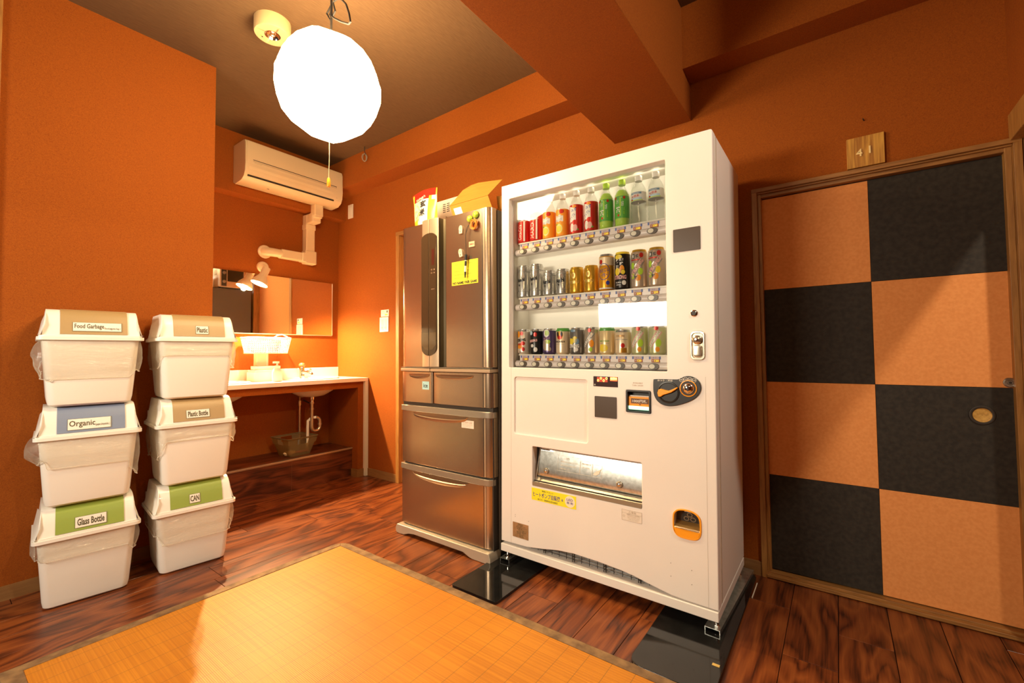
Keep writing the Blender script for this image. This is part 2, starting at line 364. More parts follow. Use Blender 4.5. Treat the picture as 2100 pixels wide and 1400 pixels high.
# floor: dark bed with individual planks laid along y
fl = struct(B(-3.8, 2.2, -3.1, 2.5, -.08, -.005, DARKGAP).build('floor'))
PW = .152; gap = .0011; full = None
k0 = int(math.floor((-3.66+.026)/PW))
for k in range(k0, 7):
    xa = -.026+k*PW; xb = xa+PW
    xa2 = max(xa, XA); xb2 = min(xb, 1.1)
    if xb2-xa2 < .02: continue
    off = {-1: 1.745, 0: 1.973, -2: 2.06, -16: 1.77, -15: 1.74}.get(k, 1.2+((k*0.37) % 1)*.9)
    y = off
    while y < YW+.12: y += .9
    while y > -1.3:
        ya, yb = y-.9, min(y, YW+.05); 
        if xa2 < XL-.02 and yb < .95 and ya > .19: y -= .9; continue
        if yb-ya > .02:
            p = B(xa2-xa+gap, xb2-xa-gap, 0+gap, yb-ya-gap, -.006, 0, FLOOR)
            p.build('floorboard', fl, (xa, ya, 0), bevel=.0006, seg=1)
        y -= .9
struct(B(-3.9, 2.2, -3.1, 2.5, ZC, ZC+.08, CEIL).build('ceiling'))
# back wall (long wall) with door openings
wb = MB()
wb.box(-3.8, -2.80, YW, YW+.12, 0, ZC, WALL); wb.box(-2.80, -2.0, YW, YW+.12, 1.965, ZC, WALL); wb.box(-2.0, door_x0+.01, YW, YW+.12, 0, ZC, WALL)
wb.box(door_x0+.01, door_x1-.01, YW, YW+.12, HEAD-.01, ZC, WALL); wb.box(door_x1-.01, 2.2, YW, YW+.12, 0, ZC, WALL)
struct(wb.build('wall_back'))
struct(B(-3.9, XL, .2, 1.0, 0, ZC, WALL).build('wall_left'))
struct(B(XA-.12, XA, .98, 2.4, 0, ZC, WALL).build('wall_alcove'))
# right wall: plaster over a wooden lintel, open below towards a corridor
wr = MB(); wr.box(.519, .62, 1.4, 2.294, 1.84, ZC, WALL)
struct(wr.build('wall_right'))
struct(B(.512, .627, 1.4, 2.29, 1.745, 1.84, FRAMEW).build('trim_1', bevel=.003))
struct(B(.545, .627, 2.12, 2.29, 0, 1.745, FRAMEW).build('trim_2', bevel=.003))
struct(B(-2.9, 2.2, -3.1, -3.0, 0, ZC, WALL).build('wall_front'))
struct(B(2.1, 2.2, -3.0, 2.294, 0, ZC, WALL).build('wall_corridor'))
# dark timber opening left of the bins
DK = grain('dark_timber', (.03, .018, .01), (.06, .035, .018), (20, 20, 2), 3, 3, .5, .05)
struct(B(-3.3, -3.2, -3.0, .2, 0, ZC, DK).build('wall_side'))
struct(B(XL-.06, XL+.018, .15, .2, 0, ZC, FRAMEW).build('trim_3', bevel=.003))
struct(B(XL-.06, XL+.03, -1.2, .145, 2.12, 2.17, FRAMEW).build('trim_4', bevel=.003))
# beams: over the alcove wall, along the long wall and the deep cross beam
struct(B(XA, -3.546, 1.0, YW, 2.213, ZC, WALL).build('trim_5'))
struct(B(-3.546, -.97, 2.136, YW, 2.419, ZC, WALL).build('trim_6'))
struct(B(-.97, -.56, -3.0, YW, 2.169, ZC, WALL).build('trim_7', bevel=.002, seg=1))
struct(B(-.56, .519, 2.1476, YW, 2.358, ZC, WALL).build('trim_8'))
# baseboards
struct(B(XL, XL+.008, .2, 1.0, 0, .06, BASEW).build('baseboard_left'))
bb = B(-3.2, -2.835, YW-.009, YW, 0, .062, BASEW); bb.box(-2.0, door_x0, YW-.009, YW, 0, .062, BASEW)
struct(bb.build('baseboard_back'))
struct(B(-3.40, -3.229, 2.2005, 2.209, 0, .062, BASEW).box(-3.229, -3.221, 2.2005, 2.262, 0, .062, BASEW).build('baseboard_alcove'))
# door_1: the checkered sliding door in its timber frame
d1 = thing('door_1', 'sliding door checkered in apricot and charcoal paper', 'door', (0, 0, 0)); del d1['category']; del d1['label']; struct(d1)
jb = MB(); jb.box(door_x0, door_x0+.022, YW-.014, YW+.1, 0, HEAD, FRAMEW); jb.box(door_x0+.022, door_x0+.036, YW+.006, YW+.1, 0, HEAD-.022, FRAMEW); jb.build('jamb', d1, bevel=.0015)
jb = MB(); jb.box(door_x1-.022, door_x1, YW-.014, YW+.1, 0, HEAD, FRAMEW); jb.box(door_x1-.04, door_x1-.022, YW+.006, YW+.1, 0, HEAD-.022, FRAMEW); jb.build('jamb', d1, bevel=.0015)
jb = MB(); jb.box(door_x0, door_x1, YW-.016, YW+.1, HEAD-.018, HEAD, FRAMEH); jb.box(door_x0+.022, door_x1-.022, YW+.01, YW+.1, HEAD-.038, HEAD-.022, FRAMEH)
jb.box(door_x0+.022, door_x1-.022, YW-.004, YW+.01, HEAD-.024, HEAD-.018, FRAMEH); jb.build('head_rail', d1, bevel=.0015)
jb = MB(); jb.box(door_x0+.02, door_x1-.02, YW-.016, YW+.028, .004, .018, FRAMEH); jb.box(door_x0+.02, door_x1-.02, YW+.005, YW+.1, .016, .024, FRAMEH); jb.build('sill', d1, bevel=.0015)
B(door_x0+.022, door_x1-.022, YW+.046, YW+.075, .02, HEAD-.03, DARKGAP).build('door_core', d1)
xs = (-.268, .1198, .505); z0, dz = .0275, .4212
for c in range(2):
    for r in range(4):
        m = PANO if (c+r) % 2 == 1 else PAND
        B(xs[c]+.0005, xs[c+1]-.0005, YW+.036, YW+.048, z0+r*dz+.0005, z0+(r+1)*dz-.0005, m).build('panel', d1, bevel=.0008, seg=1)
pull = MB(); pull.lathe([(.025, -.001), (.026, -.003), (.030, -.0045), (.0345, -.0035), (.036, .001)], GUN, (.421, YW+.036, .768), 28, 'y', cap=False)
BRASS = grain('aged_brass', (.42, .22, .05), (.62, .36, .09), (1, 1, 1), 90, 4, .4, .1, metal=.1)
pull.lathe([(.0258, -.0045), (.0245, -.0022), (.022, -.0015), (.001, -.0012)], BRASS, (.421, YW+.036, .768), 28, 'y', cap=False); pull.build('finger_pull', d1)
kd = MB(); kd.lathe([(.001, -.007), (.007, -.0072), (.009, -.005), (.014, -.0055), (.0175, -.003), (.0175, .002)], mat('steel_dull', (.42, .38, .32), .3, .9), (.494, YW+.034, .889), 24, 'y', cap=False)
kd.lathe([(.001, -.0085), (.004, -.0085), (.0045, -.006)], GUN, (.494, YW+.034, .889), 12, 'y', cap=False); kd.build('lock_cylinder', d1)
# door_2: timber-framed opening half hidden behind the fridge
d2 = thing('door_2', '', '', (0, 0, 0)); del d2['category']; del d2['label']; struct(d2)
B(-2.832, -2.795, YW-.014, YW+.1, 0, 1.985, FRAMEW).build('jamb', d2, bevel=.002); B(-2.005, -1.97, YW-.014, YW+.1, 0, 1.985, FRAMEW).build('jamb', d2, bevel=.002)
B(-2.832, -1.97, YW-.016, YW+.1, 1.955, 1.985, FRAMEH).build('head_rail', d2, bevel=.002)
B(-2.795, -2.005, YW+.05, YW+.08, 0, 1.955, PANO).build('door_leaf', d2)

# ================================================================== BIG THINGS
# -------------------------------------------------- vending machine (local frame: x = width, y = depth, z = height)
VX, VY = -1.332, 1.703; LEAN = math.atan(.0102); VW = .968
VM = Matrix.Translation((VX, VY, 0)) @ Matrix.Rotation(LEAN, 4, 'Y')
def vloc(x, y, z): return tuple(VM @ Vector((x, y, z)))
vm = thing('vending_machine', 'white vending machine with lit drink display, coin unit and delivery flap', 'vending machine', (VX, VY, 0), (0, LEAN, 0))
cb = MB(); cb.box(.004, VW-.002, .185, .525, .104, 1.826, VEND)
cb.box(.004, .04, .050, .185, .104, 1.826, VEND); cb.box(.812, VW-.002, .050, .185, .104, 1.826, VEND)
cb.box(.04, .812, .050, .185, 1.772, 1.826, VEND); cb.box(.04, .812, .10, .185, .104, .93, VEND)
cb.build('cabinet', vm, weld=False, fixn=False)
B(VW-.004, VW+.001, .056, .06, .11, 1.82, mat('seam_chrome', (.75, .7, .62), .25, .6)).build('side_trim', vm)
curve = [(.0469, .1137), (.15, .1172), (.2377, .1307), (.3121, .1445), (.39, .1512), (.5018, .1495), (.6052, .1426), (.6572, .1366), (.733, .121), (.805, .1083), (.8564, .106), (VW, .1055)]
outer = [(0, .1125)]+curve+[(VW, 1.822)]+[(VW-.008+.008*math.cos(a), 1.822+.008*math.sin(a)) for a in (.4, .8, 1.2)]+[(VW-.008, 1.83), (0, 1.83)]
win = rrect(.0465, .797, .9425, 1.759, .004, 3)
rec = rrect(.077, .462, .631, .898, .012)
dele = rrect(.1798, .6938, .405, .583, .006)
bill = rrect(.6337, .7333, .7779, .8651, .004)
CRc = (.863, .386)
def coinret(sx=1., sz=1.):
    p = []
    for x, z in [(-.049, .018), (-.046, .034), (-.034, .046), (-.015, .051), (.010, .051), (.030, .046), (.043, .036), (.049, .022), (.0495, -.018), (.046, -.036), (.036, -.048), (.018, -.053), (-.018, -.053), (-.036, -.047), (-.046, -.034), (-.0495, -.016)]:
        p.append((CRc[0]+x*sx, CRc[1]+z*sz))
    return chaikin(p[::-1])
door = plate([outer, win, rec, dele, bill, coinret(.97, .97)], 0, .046, VEND, .0035)
door.build('door', vm)
B(.0585, .0592, -.0004, .001, .1150, 1.826, mat('hairline', (.45, .38, .30), .6)).build('door_seam', vm)
B(.934, .9347, -.0004, .001, .1080, .928, mat('hairline')).build('door_seam', vm)
B(.074, .466, .009, .018, .627, .902, VEND).build('display_recess', vm)
br = MB(); br.box(0, VW, -.004, .52, .066, .1015, VEND); br.build('base_rail', vm, bevel=.003)
# wire grille seen through the arched kick opening
gr = MB()
for zz in (.112, .124, .136): gr.tube([(.1, .03, zz), (.82, .03, zz)], .0016, BLACKP, 5)
for i in range(19): x = .12+i*.037; gr.tube([(x, .027, .106), (x, .027, .146)], .0014, BLACKP, 5)
for i in (3, 7, 11, 15):
    x = .12+i*.037
    for d in (-.006, .004): gr.tube([(x+d, .024, .104), (x+d, .024, .148)], .002, BLACKP, 5)
gr.build('kick_grille', vm)
for x, y in ((.016, .032), (VW-.014, .032), (.016, .47), (VW-.014, .47)):
    f = MB(); f.lathe([(.017, .0275), (.017, .031), (.0075, .032), (.0075, .072)], CHROME, (x, y, 0), 12); f.lathe([(.011, .036), (.011, .042)], CHROME, (x, y, 0), 6); f.build('levelling_foot', vm)
# display cavity
BACK = mat('display_backboard', (.80, .76, .66), .6)
cv = MB(); cv.box(.042, .81, .168, .176, .93, 1.775, BACK); cv.box(.0405, .0465, .046, .17, .93, 1.775, BACK); cv.box(.803, .809, .046, .17, .93, 1.775, BACK)
cv.box(.042, .81, .046, .17, 1.765, 1.772, BACK); cv.build('display_case', vm)
B(.0455, .798, .034, .037, .9415, 1.760, GLASS).build('display_window', vm)
shz = (1.548, 1.279, 1.0055)
for k_, zz in enumerate((1.757,)+tuple(z - .035 for z in shz[:2])):      # LED strips of the display, facing the backboard
    l_ = bpy.data.lights.new('display_led', 'AREA'); l_.shape = 'RECTANGLE'; l_.size = .70; l_.size_y = .008; l_.energy = LEDW; l_.color = PALE
    o_ = bpy.data.objects.new('display_led', l_); COL.objects.link(o_); o_.parent = vm; o_.location = (.42, .078, zz); o_.rotation_euler = (math.radians(58), 0, 0)
NAVY = mat('tag_blue', (.10, .16, .42), .5); PTAG = mat('tag_pink', (.75, .55, .50), .5); PRICE = mat('price_amber', (.45, .12, .02), .5); YDIG = mat('price_digit', (1, .75, .05), .5, emit=(1, .75, .05), estr=.35)
STRIP = mat('strip_pink', (.80, .70, .64), .35)
BTNR = mat('button_ring', (.10, .07, .045), .4); BTNC = mat('button_cream', (.80, .72, .56), .35)
prices = [['100', '120', '150', '150', '150', '150', '150', '150', '100', '100'], ['350', '350', '250', '250', '300', '300', '250', '250', '250', '250'], ['200', '200', '200', '250', '150', '200', '120', '120', '120', '120']]
for s, z in enumerate(shz):
    sh = MB(); sh.box(.066, .797, .052, .166, z-.005, z-.0015, CREAM); sh.box(.0695, .797, .050, .054, z-.006, z, CREAM)
    sh.build('shelf', vm)
    B(.072, .790, .0545, .058, z-.030, z-.006, STRIP).build('tag_rail', vm)
    st = MB()
    def sec(a): return (.058-.016*math.sin(a), z-.046+.0155*math.cos(a))
    prof = [sec(PI*i/8) for i in range(9)]
    nu = len(prof); vs = [(x, p[0], p[1]) for x in (.052, .787) for p in prof]
    st.add(vs, [(i, i+1, nu+i+1, nu+i) for i in range(nu-1)], STRIP, True); st.box(.052, .787, .056, .075, z-.0612, z-.0305, STRIP); st.box(.787, .797, .048, .07, z-.058, z-.014, CREAM)
    bar = st.build('button_bar', vm, fixn=True)
    for i in range(10):
        u = .1005+i*.0701; zc = z-.0455
        b = MB(); a1 = .0235 
        b.prism(ell(u, zc, .0215, .0125), .0388, .046, BTNR); ob = b.build('select_button', vm)
        b2 = MB(); b2.prism(ell(u-.0055, zc, .0118, .0092), .0372, .041, BTNC); b2.build('button_cap', ob)
        t = MB(); t.box(u-.022, u+.024, .0535, .0545, z-.0170, z-.0065, PTAG); t.box(u-.0225, u-.016, .053, .0545, z-.0175, z-.0065, NAVY); t.box(u+.018, u+.0245, .053, .0545, z-.0175, z-.0065, NAVY)
        text(t, 'つめたい', u+.001, z-.0115, .032, .0080, NAVY, .0532, bold=.02)
        t.box(u-.012, u+.021, .052, .0545, z-.0295, z-.0170, PRICE); text(t, '¥', u-.006, z-.0232, .006, .0070, PTAG, .0517, bold=.02); text(t, prices[s][i], u+.0085, z-.0232, .018, .0092, YDIG, .0517, bold=.04)
        t.build('price_tag', vm)
# lower front: LED readout, covers, bill slot, coin unit, lock, handle, delivery port, coin return, stickers
RED = mat('led_red', (1, .1, .02), .5, emit=(1, .10, .02), estr=1.6); REDY = mat('led_yellow', (1, .6, .1), .5, emit=(1, .62, .12), estr=2.5)
e = B(.4902, .5990, -.0015, .004, .8735, .9155, mat('readout_window', (.05, .03, .03), .15)).build('readout', vm, bevel=.001)
t = MB()
for i, zz in enumerate((.900, .909, .900, .909)):
    zz -= .001; u = .5125+i*.0125
    t2 = ell(u, zz, .0045, .0052, 12); t2i = ell(u, zz, .0028, .0034, 12)
    plate([t2, t2i[::-1]], -.0024, -.0016, REDY, 0, t)
t.box(.507, .5545, -.0019, -.0016, .8925, .9125, mat('led_dim', (.35, .03, .01), .5, emit=(1, .05, 0), estr=.25))
t.box(.566, .597, -.0022, -.0016, .8985, .9145, RED); t.box(.5675, .5775, -.0025, -.0021, .9035, .9125, REDY); t.box(.5785, .5865, -.0025, -.0021, .9035, .913, REDY); t.box(.5875, .5955, -.0025, -.0021, .9045, .912, REDY); t.build('readout_digits', e)
MB().lathe([(.0035, -.0022), (.0035, -.001)], CHAMPG, (.4975, 0, .8805), 10, 'y').build('sensor', e)
plate([rrect(.4959, .5929, .7456, .8332, .003)], -.003, .002, BROWNP, .0008).build('square_cover', vm)
plate([rrect(.8255, .9228, 1.3939, 1.4802, .003)], -.003, .002, BROWNP, .0008).build('square_cover', vm)
t = MB(); text(t, 'AVAILABLE', .6815, .8945, .040, .0055, mat('grey_print', (.45, .36, .26), .6), -.0005); text(t, '7:00~24:00', .6815, .8850, .044, .0055, mat('grey_print'), -.0005); t.build('opening_hours_print', vm)
bu = MB(); plate([rrect(.6337, .7333, .7779, .8651, .004), rrect(.6405, .7265, .7835, .8595, .003)[::-1]], -.004, .03, BLACKP, .0008, bu); bu.box(.636, .731, .03, .034, .779, .864, GUN); e = bu.build('bill_acceptor', vm)
t = MB(); t.box(.6415, .7255, .006, .026, .8030, .8395, ORANGEP); t.box(.6415, .7255, .012, .03, .8395, .8445, CREAM); t.box(.652, .7215, .0045, .006, .8135, .833, mat('brown_print', (.14, .06, .02), .5))
text(t, '1000円札', .6868, .8232, .058, .0125, PAPER, .004, bold=.03); t.prism([(.684, .8115), (.692, .8115), (.688, .8065)], .0045, .006, mat('brown_print')); t.build('bill_guide', e)
t = MB(); t.lathe([(.0095, .6415), (.0095, .7255)], mat('lit_green', (.7, .95, .75), .3, emit=(.55, 1, .65), estr=.8), (0, .013, .7965), 16, 'x'); t.build('bill_slot', e)
# coin unit plate
cp = [(.7475, .914), (.7455, .909), (.7445, .885), (.7455, .860), (.752, .840), (.765, .824), (.784, .8145), (.806, .8125), (.830, .8165), (.858, .826), (.884, .838), (.905, .853), (.917, .870), (.9205, .888), (.916, .906), (.905, .920), (.890, .9275), (.874, .9295), (.858, .926), (.846, .919), (.838, .9155), (.832, .9145)]
e = plate([chaikin(cp[::-1])], -.006, .004, BLACKP, .0015).build('coin_unit', vm)
text(t := MB(), 'おつり・返却', .7905, .9095, .056, .0078, PAPER, -.0065, bold=.02)
for i in range(4):
    u = .851+i*.0152; zz = .9145+(.0025 if i in (1, 2) else 0)
    plate([ell(u, zz, .0078, .0078, 16), ell(u, zz, .0068, .0068, 16)[::-1]], -.0070, -.0062, PAPER, 0, t); text(t, ['500', '100', '50', '10'][i], u, zz, .0095, .005, PAPER, -.0068)
t.build('coin_unit_print', e)
kn = MB(); kn.lathe([(.042, -.0035), (.041, -.0085), (.036, -.0095), (.034, -.006), (.001, -.005)], BLACKP, (.8025, 0, .8655), 36, 'y', cap=False); k_ = kn.build('return_knob', e)
lv = [(.7645, .862), (.7675, .8485), (.776, .8475), (.786, .855), (.800, .860), (.816, .866), (.836, .880), (.8395, .885), (.836, .8865), (.822, .8785), (.806, .872), (.790, .8745), (.777, .878), (.768, .874)]
plate([lv[::-1]], -.018, -.005, ORANGEP, .002).build('lever', k_)
sl = MB(); sl.lathe([(.0305, -.0055), (.0305, -.009), (.0275, -.0095), (.0268, -.006)], ORANGEP, (.8755, 0, .8835), 32, 'y', cap=False); sl.lathe([(.027, -.0055), (.001, -.0058)], GUN, (.8755, 0, .8835), 24, 'y', cap=False)
s_ = sl.build('coin_slot_ring', e)
sp = MB(); sp.lathe([(.021, -.006), (.0195, -.011), (.015, -.0155), (.008, -.018), (.001, -.0185)], CHROME, (.8755, 0, .8835), 24, 'y', cap=False); sp.box(.873, .879, -.0195, -.0175, .874, .894, GUN); sp.build('coin_slot', s_)
# key lock and twist handle
lk = MB(); lk.lathe([(.0125, .001), (.0125, -.003), (.010, -.0045), (.001, -.0045)], CHROME, (.898, 0, 1.160), 20, 'y', cap=False); lk.lathe([(.008, -.0045), (.0075, -.006), (.001, -.006)], GUN, (.898, 0, 1.160), 16, 'y', cap=False); lk.build('key_lock', vm)
hp = rrect(.8835, .9345, .9885, 1.0945, .014, 6)
HG = mat('handle_nickel', (.72, .66, .52), .22, .9)
hb = plate([hp, rrect(.8905, .9275, .9965, 1.0865, .012, 6)[::-1]], -.006, .004, HG, .002); e = hb.build('handle_frame', vm)
h2 = plate([rrect(.8895, .9285, .995, 1.088, .012, 6)], -.0015, .002, mat('handle_pit', (.40, .35, .26), .3, .9)); h2.build('handle_pit', e)
h3 = plate([rrect(.894, .924, .999, 1.043, .010, 6)], -.009, -.001, HG, .003); h3.lathe([(.0165, -.001), (.0165, -.010), (.013, -.013), (.001, -.0135)], HG, (.909, 0, 1.062), 24, 'y', cap=False)
h3.lathe([(.007, -.0135), (.006, -.017), (.001, -.0175)], CHROME, (.909, 0, 1.062), 16, 'y', cap=False); h3.build('twist_handle', e)
# delivery port
dv = MB(); dv.box(.178, .696, .046, .12, .4, .405, GUN); dv.box(.178, .696, .12, .125, .4, .59, GUN); dv.box(.176, .180, .04, .12, .4, .59, GUN); dv.box(.694, .698, .04, .12, .4, .59, GUN); dv.box(.178, .696, .046, .12, .583, .59, GUN)
e = dv.build('delivery_port', vm)
fp = MB()
def flap(a, b):
    x = .199+a*.492; th = b
    z = .572-th*.128; y = .034-.020*math.sin(th*PI*.45)
    if th > .92: y += (th-.92)*.2
    return (x, y, z)
fp.grid(flap, 6, 14, ZINC); fp.add([(.199, .034, .572), (.206, .034, .572), (.202, .0, .44), (.196, .005, .44)], [(0, 1, 2, 3)], ZINC)
fp.box(.21, .69, .03, .036, .571, .577, ZINC); f_ = fp.build('flap', e)
tr = MB(); tr.prism([(.004, .408), (.010, .420), (.030, .440), (.046, .446), (.05, .442), (.02, .408)], .182, .692, mat('tray_metal', (.42, .38, .30), .35, .7), 'yz'); tr.box(.181, .693, -.001, .006, .4055, .422, mat('tray_lip', (.26, .19, .12), .5)); tr.box(.182, .692, .012, .02, .424, .4275, GUN); tr.build('tray', e)
for u in (.246, .596):
    b = MB(); b.lathe([(.014, .018), (.014, .012), (.011, .0085), (.006, .008)], CHAMPG, (u, 0, .478), 20, 'y', cap=False); b.lathe([(.006, .0085), (.001, .007)], CHROME, (u, 0, .478), 12, 'y', cap=False); b.build('flap_bolt', f_)
ET = mat('etched_print', (.82, .74, .60), .6)
t = MB()
def fy(z): th = (.572-z)/.128; return .034-.020*math.sin(th*PI*.45)-.0022
def wf(p): return Vector((p.x, fy(p.z)-.0002, p.z))
text(t, '⚠警告', .345, .545, .03, .009, ET, 0, warp=wf)
text(t, '取出口に手を入れないでください', .36, .530, .085, .006, ET, 0, warp=wf); text(t, '●けがのおそれがあります', .357, .515, .075, .006, ET, 0, warp=wf); text(t, '○開けないこと', .34, .500, .05, .006, ET, 0, warp=wf)
text(t, '商品取出口', .442, .535, .04, .006, ET, 0, warp=wf); text(t, '押して取る', .442, .520, .036, .006, ET, 0, warp=wf)
for x0, x1, z0_, z1_ in ((.302, .412, .490, .554), (.414, .470, .490, .546), (.473, .515, .490, .538)):
    for a, b_, c_, d_ in ((x0, x1, z0_, z0_+.0008), (x0, x1, z1_, z1_+.0008), (x0, x0+.0008, z0_, z1_), (x1, x1+.0008, z0_, z1_)):
        t.add([(a, fy(c_), c_), (b_, fy(c_), c_), (b_, fy(d_), d_), (a, fy(d_), d_)], [(0, 1, 2, 3)], ET)
hand = [(.478, .497), (.492, .497), (.505, .505), (.512, .525), (.504, .520), (.490, .513), (.480, .505)]
t.add([(a, fy(b_)-.0003, b_) for a, b_ in hand], [tuple(range(len(hand)))], ET); t.build('flap_print', f_, fixn=False)
# coin return
cr = plate([coinret(1.03, 1.03), coinret(.93, .93)[::-1]], -.005, .004, ORANGEP, .0012); e = cr.build('coin_return', vm)
pk = MB(); pk.box(.81, .916, .036, .04, .33, .44, mat('return_dark', (.06, .04, .028), .45)); 
lip = [(p[0], p[1]) for p in coinret(.95, .95) if p[1] < CRc[1]-.002]; lip = [(.8165, .368)]+[p for p in sorted([(a, b_) for a, b_ in lip if b_ < .366], key=lambda q: math.atan2(q[1]-CRc[1], q[0]-CRc[0]))]+[(.9105, .366)]
pk.prism([(.8165, .366), (.8175, .355), (.8225, .348), (.83, .3415), (.846, .337), (.880, .337), (.896, .341), (.906, .350), (.909, .358), (.9095, .364)], -.005, .004, ORANGEP)
pk.prism([(-.003, .364), (-.001, .370), (.036, .382), (.036, .364)], .818, .9095, mat('return_tray', (.35, .20, .06), .25, .3), 'yz')
pk.build('coin_pocket', e)
t = MB(); t.tube([(.824, -.004, .3675), (.864, -.006, .369), (.904, -.004, .3675)], .0022, CHAMP, 6)
DW = mat('return_emblem', (.02, .015, .01), .5); t.box(.838, .892, .034, .036, .384, .419, DW)
for a, b_ in ((.865, .409), (.853, .394), (.877, .394)): plate([ell(a, b_, .0105, .0085, 16), ell(a, b_, .007, .0055, 16)[::-1]], .032, .034, mat('emblem_line', (.22, .15, .08), .5), 0, t)
t.tube([(.85, .02, .424), (.857, .018, .4255), (.885, .018, .4255)], .0018, CREAM, 6); t.build('coin_pocket_marks', e)
# stickers
YEL = mat('sticker_yellow', (.90, .80, .02), .5); DBL = mat('sticker_blue', (.04, .03, .30), .5)
t = MB(); t.box(.1765, .4055, -.0008, .001, .3415, .3965, YEL); text(t, 'ヒートポンプ自販機', .2555, .3695, .142, .0225, DBL, -.0012, bold=.03); text(t, '環境にやさしい', .262, .3885, .06, .007, OLIVE, -.0012)
text(t, '省エネ・環境対応型自販機', .262, .3495, .105, .008, OLIVE, -.0012, bold=.01); text(t, '&', .338, .3685, .009, .010, DBL, -.0012); plate([ell(.3755, .369, .0245, .0245, 28)], -.0013, -.0008, mat('sticker_peach', (.90, .80, .62), .5), 0, t)
text(t, 'LED', .3755, .377, .030, .010, DBL, -.0017); text(t, '照 明', .3755, .363, .030, .010, DBL, -.0017); t.build('heat_pump_sticker', vm)
t = MB(); GP = mat('grey_print'); t.box(.612, .693, -.0006, .001, .3483, .3895, mat('sticker_white', (.80, .72, .62), .5)); text(t, '⚠警告', .655, .382, .032, .009, GP, -.001, bold=.02)
for i, s_t in enumerate(('転倒防止のため機械に', 'よりかからないこと', 'ゆらしたりけったり', 'しないでください')): text(t, s_t, .660, .3725-i*.0062, .055-.004*i, .0048, GP, -.001)
plate([ell(.6205, .364, .004, .004, 14), ell(.6205, .364, .0032, .0032, 14)[::-1]], -.0012, -.0006, GP, 0, t)
for a, b_, c_, d_ in ((.6115, .6935, .3478, .3486), (.6115, .6935, .389, .3898), (.6115, .6121, .348, .3895), (.6929, .6935, .348, .3895), (.6115, .6935, .3765, .377)): t.box(a, b_, -.0012, -.0006, c_, d_, GP)
t.build('warning_sticker', vm)
t = MB(); t.box(.069, .158, -.0012, .001, .1495, .2175, grain('plate_tan', (.36, .22, .10), (.46, .29, .15), (1, 1, 1), 40, 4, .4, .05, metal=.4))
for i in range(9): text(t, ['自動販売機', '形式 電圧 100V', '周波数 50/60Hz', '消費電力', '冷媒', '製造番号', '質量 kg', 'PSE', '適合'][i], .113+(.006 if i % 3 else 0), .211-i*.0068, [.03, .05, .06, .045, .035, .055, .04, .02, .03][i], .0042, OLIVE, -.0016)
for u, zz in ((.072, .184), (.155, .184)): t.lathe([(.0018, -.0022), (.0018, 0)], CHROME, (u, 0, zz), 8, 'y')
t.build('rating_plate', vm)
t = MB()
for u, zz in ((.0835, .2435), (.0835, .2515), (.124, .205), (.159, .237), (.803, .228), (.878, .222), (.803, .180), (.878, .171)): t.lathe([(.0013, -.0008), (.0013, 0)], GUN, (u, 0, zz), 6, 'y')
t.build('door_screws', vm)

# black gloss pads and steel channels under the machine
def padm(x0, x1, y0, y1, rr):
    m = MB(); n = rrect(x0, x1, y0, y1, rr, 5); m.prism(n, .0, .011, BLACKG, 'xy'); return m
o = padm(-1.382, -1.135, 1.412, 2.27, .012).build('floor_pad', bevel=.003); tag(o, 'black glossy floor pad beside the fridge, under the left machine foot', 'pad', 'black pads under the vending machine')
o = padm(-.578, -.318, 1.395, 2.27, .045).build('floor_pad', bevel=.003); tag(o, 'black glossy floor pad nearest the checkered door, rounded front corner', 'pad', 'black pads under the vending machine')
for i, (x, lab) in enumerate(((-1.318, 'steel channel under the machine foot nearest the fridge'), (-.388, 'steel channel under the machine foot nearest the checkered door'))):
    m = MB(); pr_ = [(-.026, .011), (-.026, .026), (.026, .026), (.026, .011), (.0235, .011), (.0235, .0235), (-.0235, .0235), (-.0235, .011)]
    x1 = x; m.prism([(a, b_) for a, b_ in pr_], 0, .56, ZINC, 'xz'); m.box(-.008, .008, .05, .07, .0255, .0265, GUN)
    rz = (0, 0, math.radians(-3 if i else 2)); o = m.build('mounting_channel', loc=(x1, 1.71, 0), rot=rz); tag(o, lab, 'bracket', 'steel channels under the vending machine')
o = B(-.352, -.330, 1.535, 1.547, .0112, .0122, mat('masking_tape', (.62, .42, .12), .7)).build('tape_scrap'); tag(o, 'scrap of yellow tape on the right glossy black pad', 'tape')
for p0, p1 in (((-.3105, 1.36), (-.3075, 1.47)), ((-.312, 2.06), (-.309, 2.20))):
    o = B(p0[0], p1[0], p0[1], p1[1], 0, .004, CREAM).build('tape_strip'); tag(o, 'thin cream strip along the edge of the right black pad, %s' % ('near the rug' if p0[1] < 2 else 'by the door jamb'), 'tape', 'cream strips by the right pad')

# -------------------------------------------------- drinks on the three display shelves
SILV = mat('can_silver', (.62, .60, .56), .25, .75)
def wrapf(R, cx=0.):
    def f(p): a = p.x/R; return Vector((R*math.sin(a), -R*math.cos(a), p.z))
    return f
def patch(mb, R, s0, s1, z0, z1, m, n=8, zf=None):
    """x-monotone patch on a cylinder of radius R: zf(t) -> (lo, hi) fractions"""
    vs = []
    for i in range(n+1):
        t = i/n; s = s0+(s1-s0)*t; lo, hi = zf(t) if zf else (0, 1); a = s/R
        for k in (lo, hi): vs.append((R*math.sin(a), -R*math.cos(a), z0+(z1-z0)*k))
    mb.add(vs, [(2*i, 2*i+2, 2*i+3, 2*i+1) for i in range(n)], m)
def disc(mb, R, s, z, a, b, m, n=10):
    def zf(t): q = math.sqrt(max(0, 1-(2*t-1)**2)); return (.5-.5*q, .5+.5*q)
    patch(mb, R, s-a, s+a, z-b, z+b, m, n, zf)
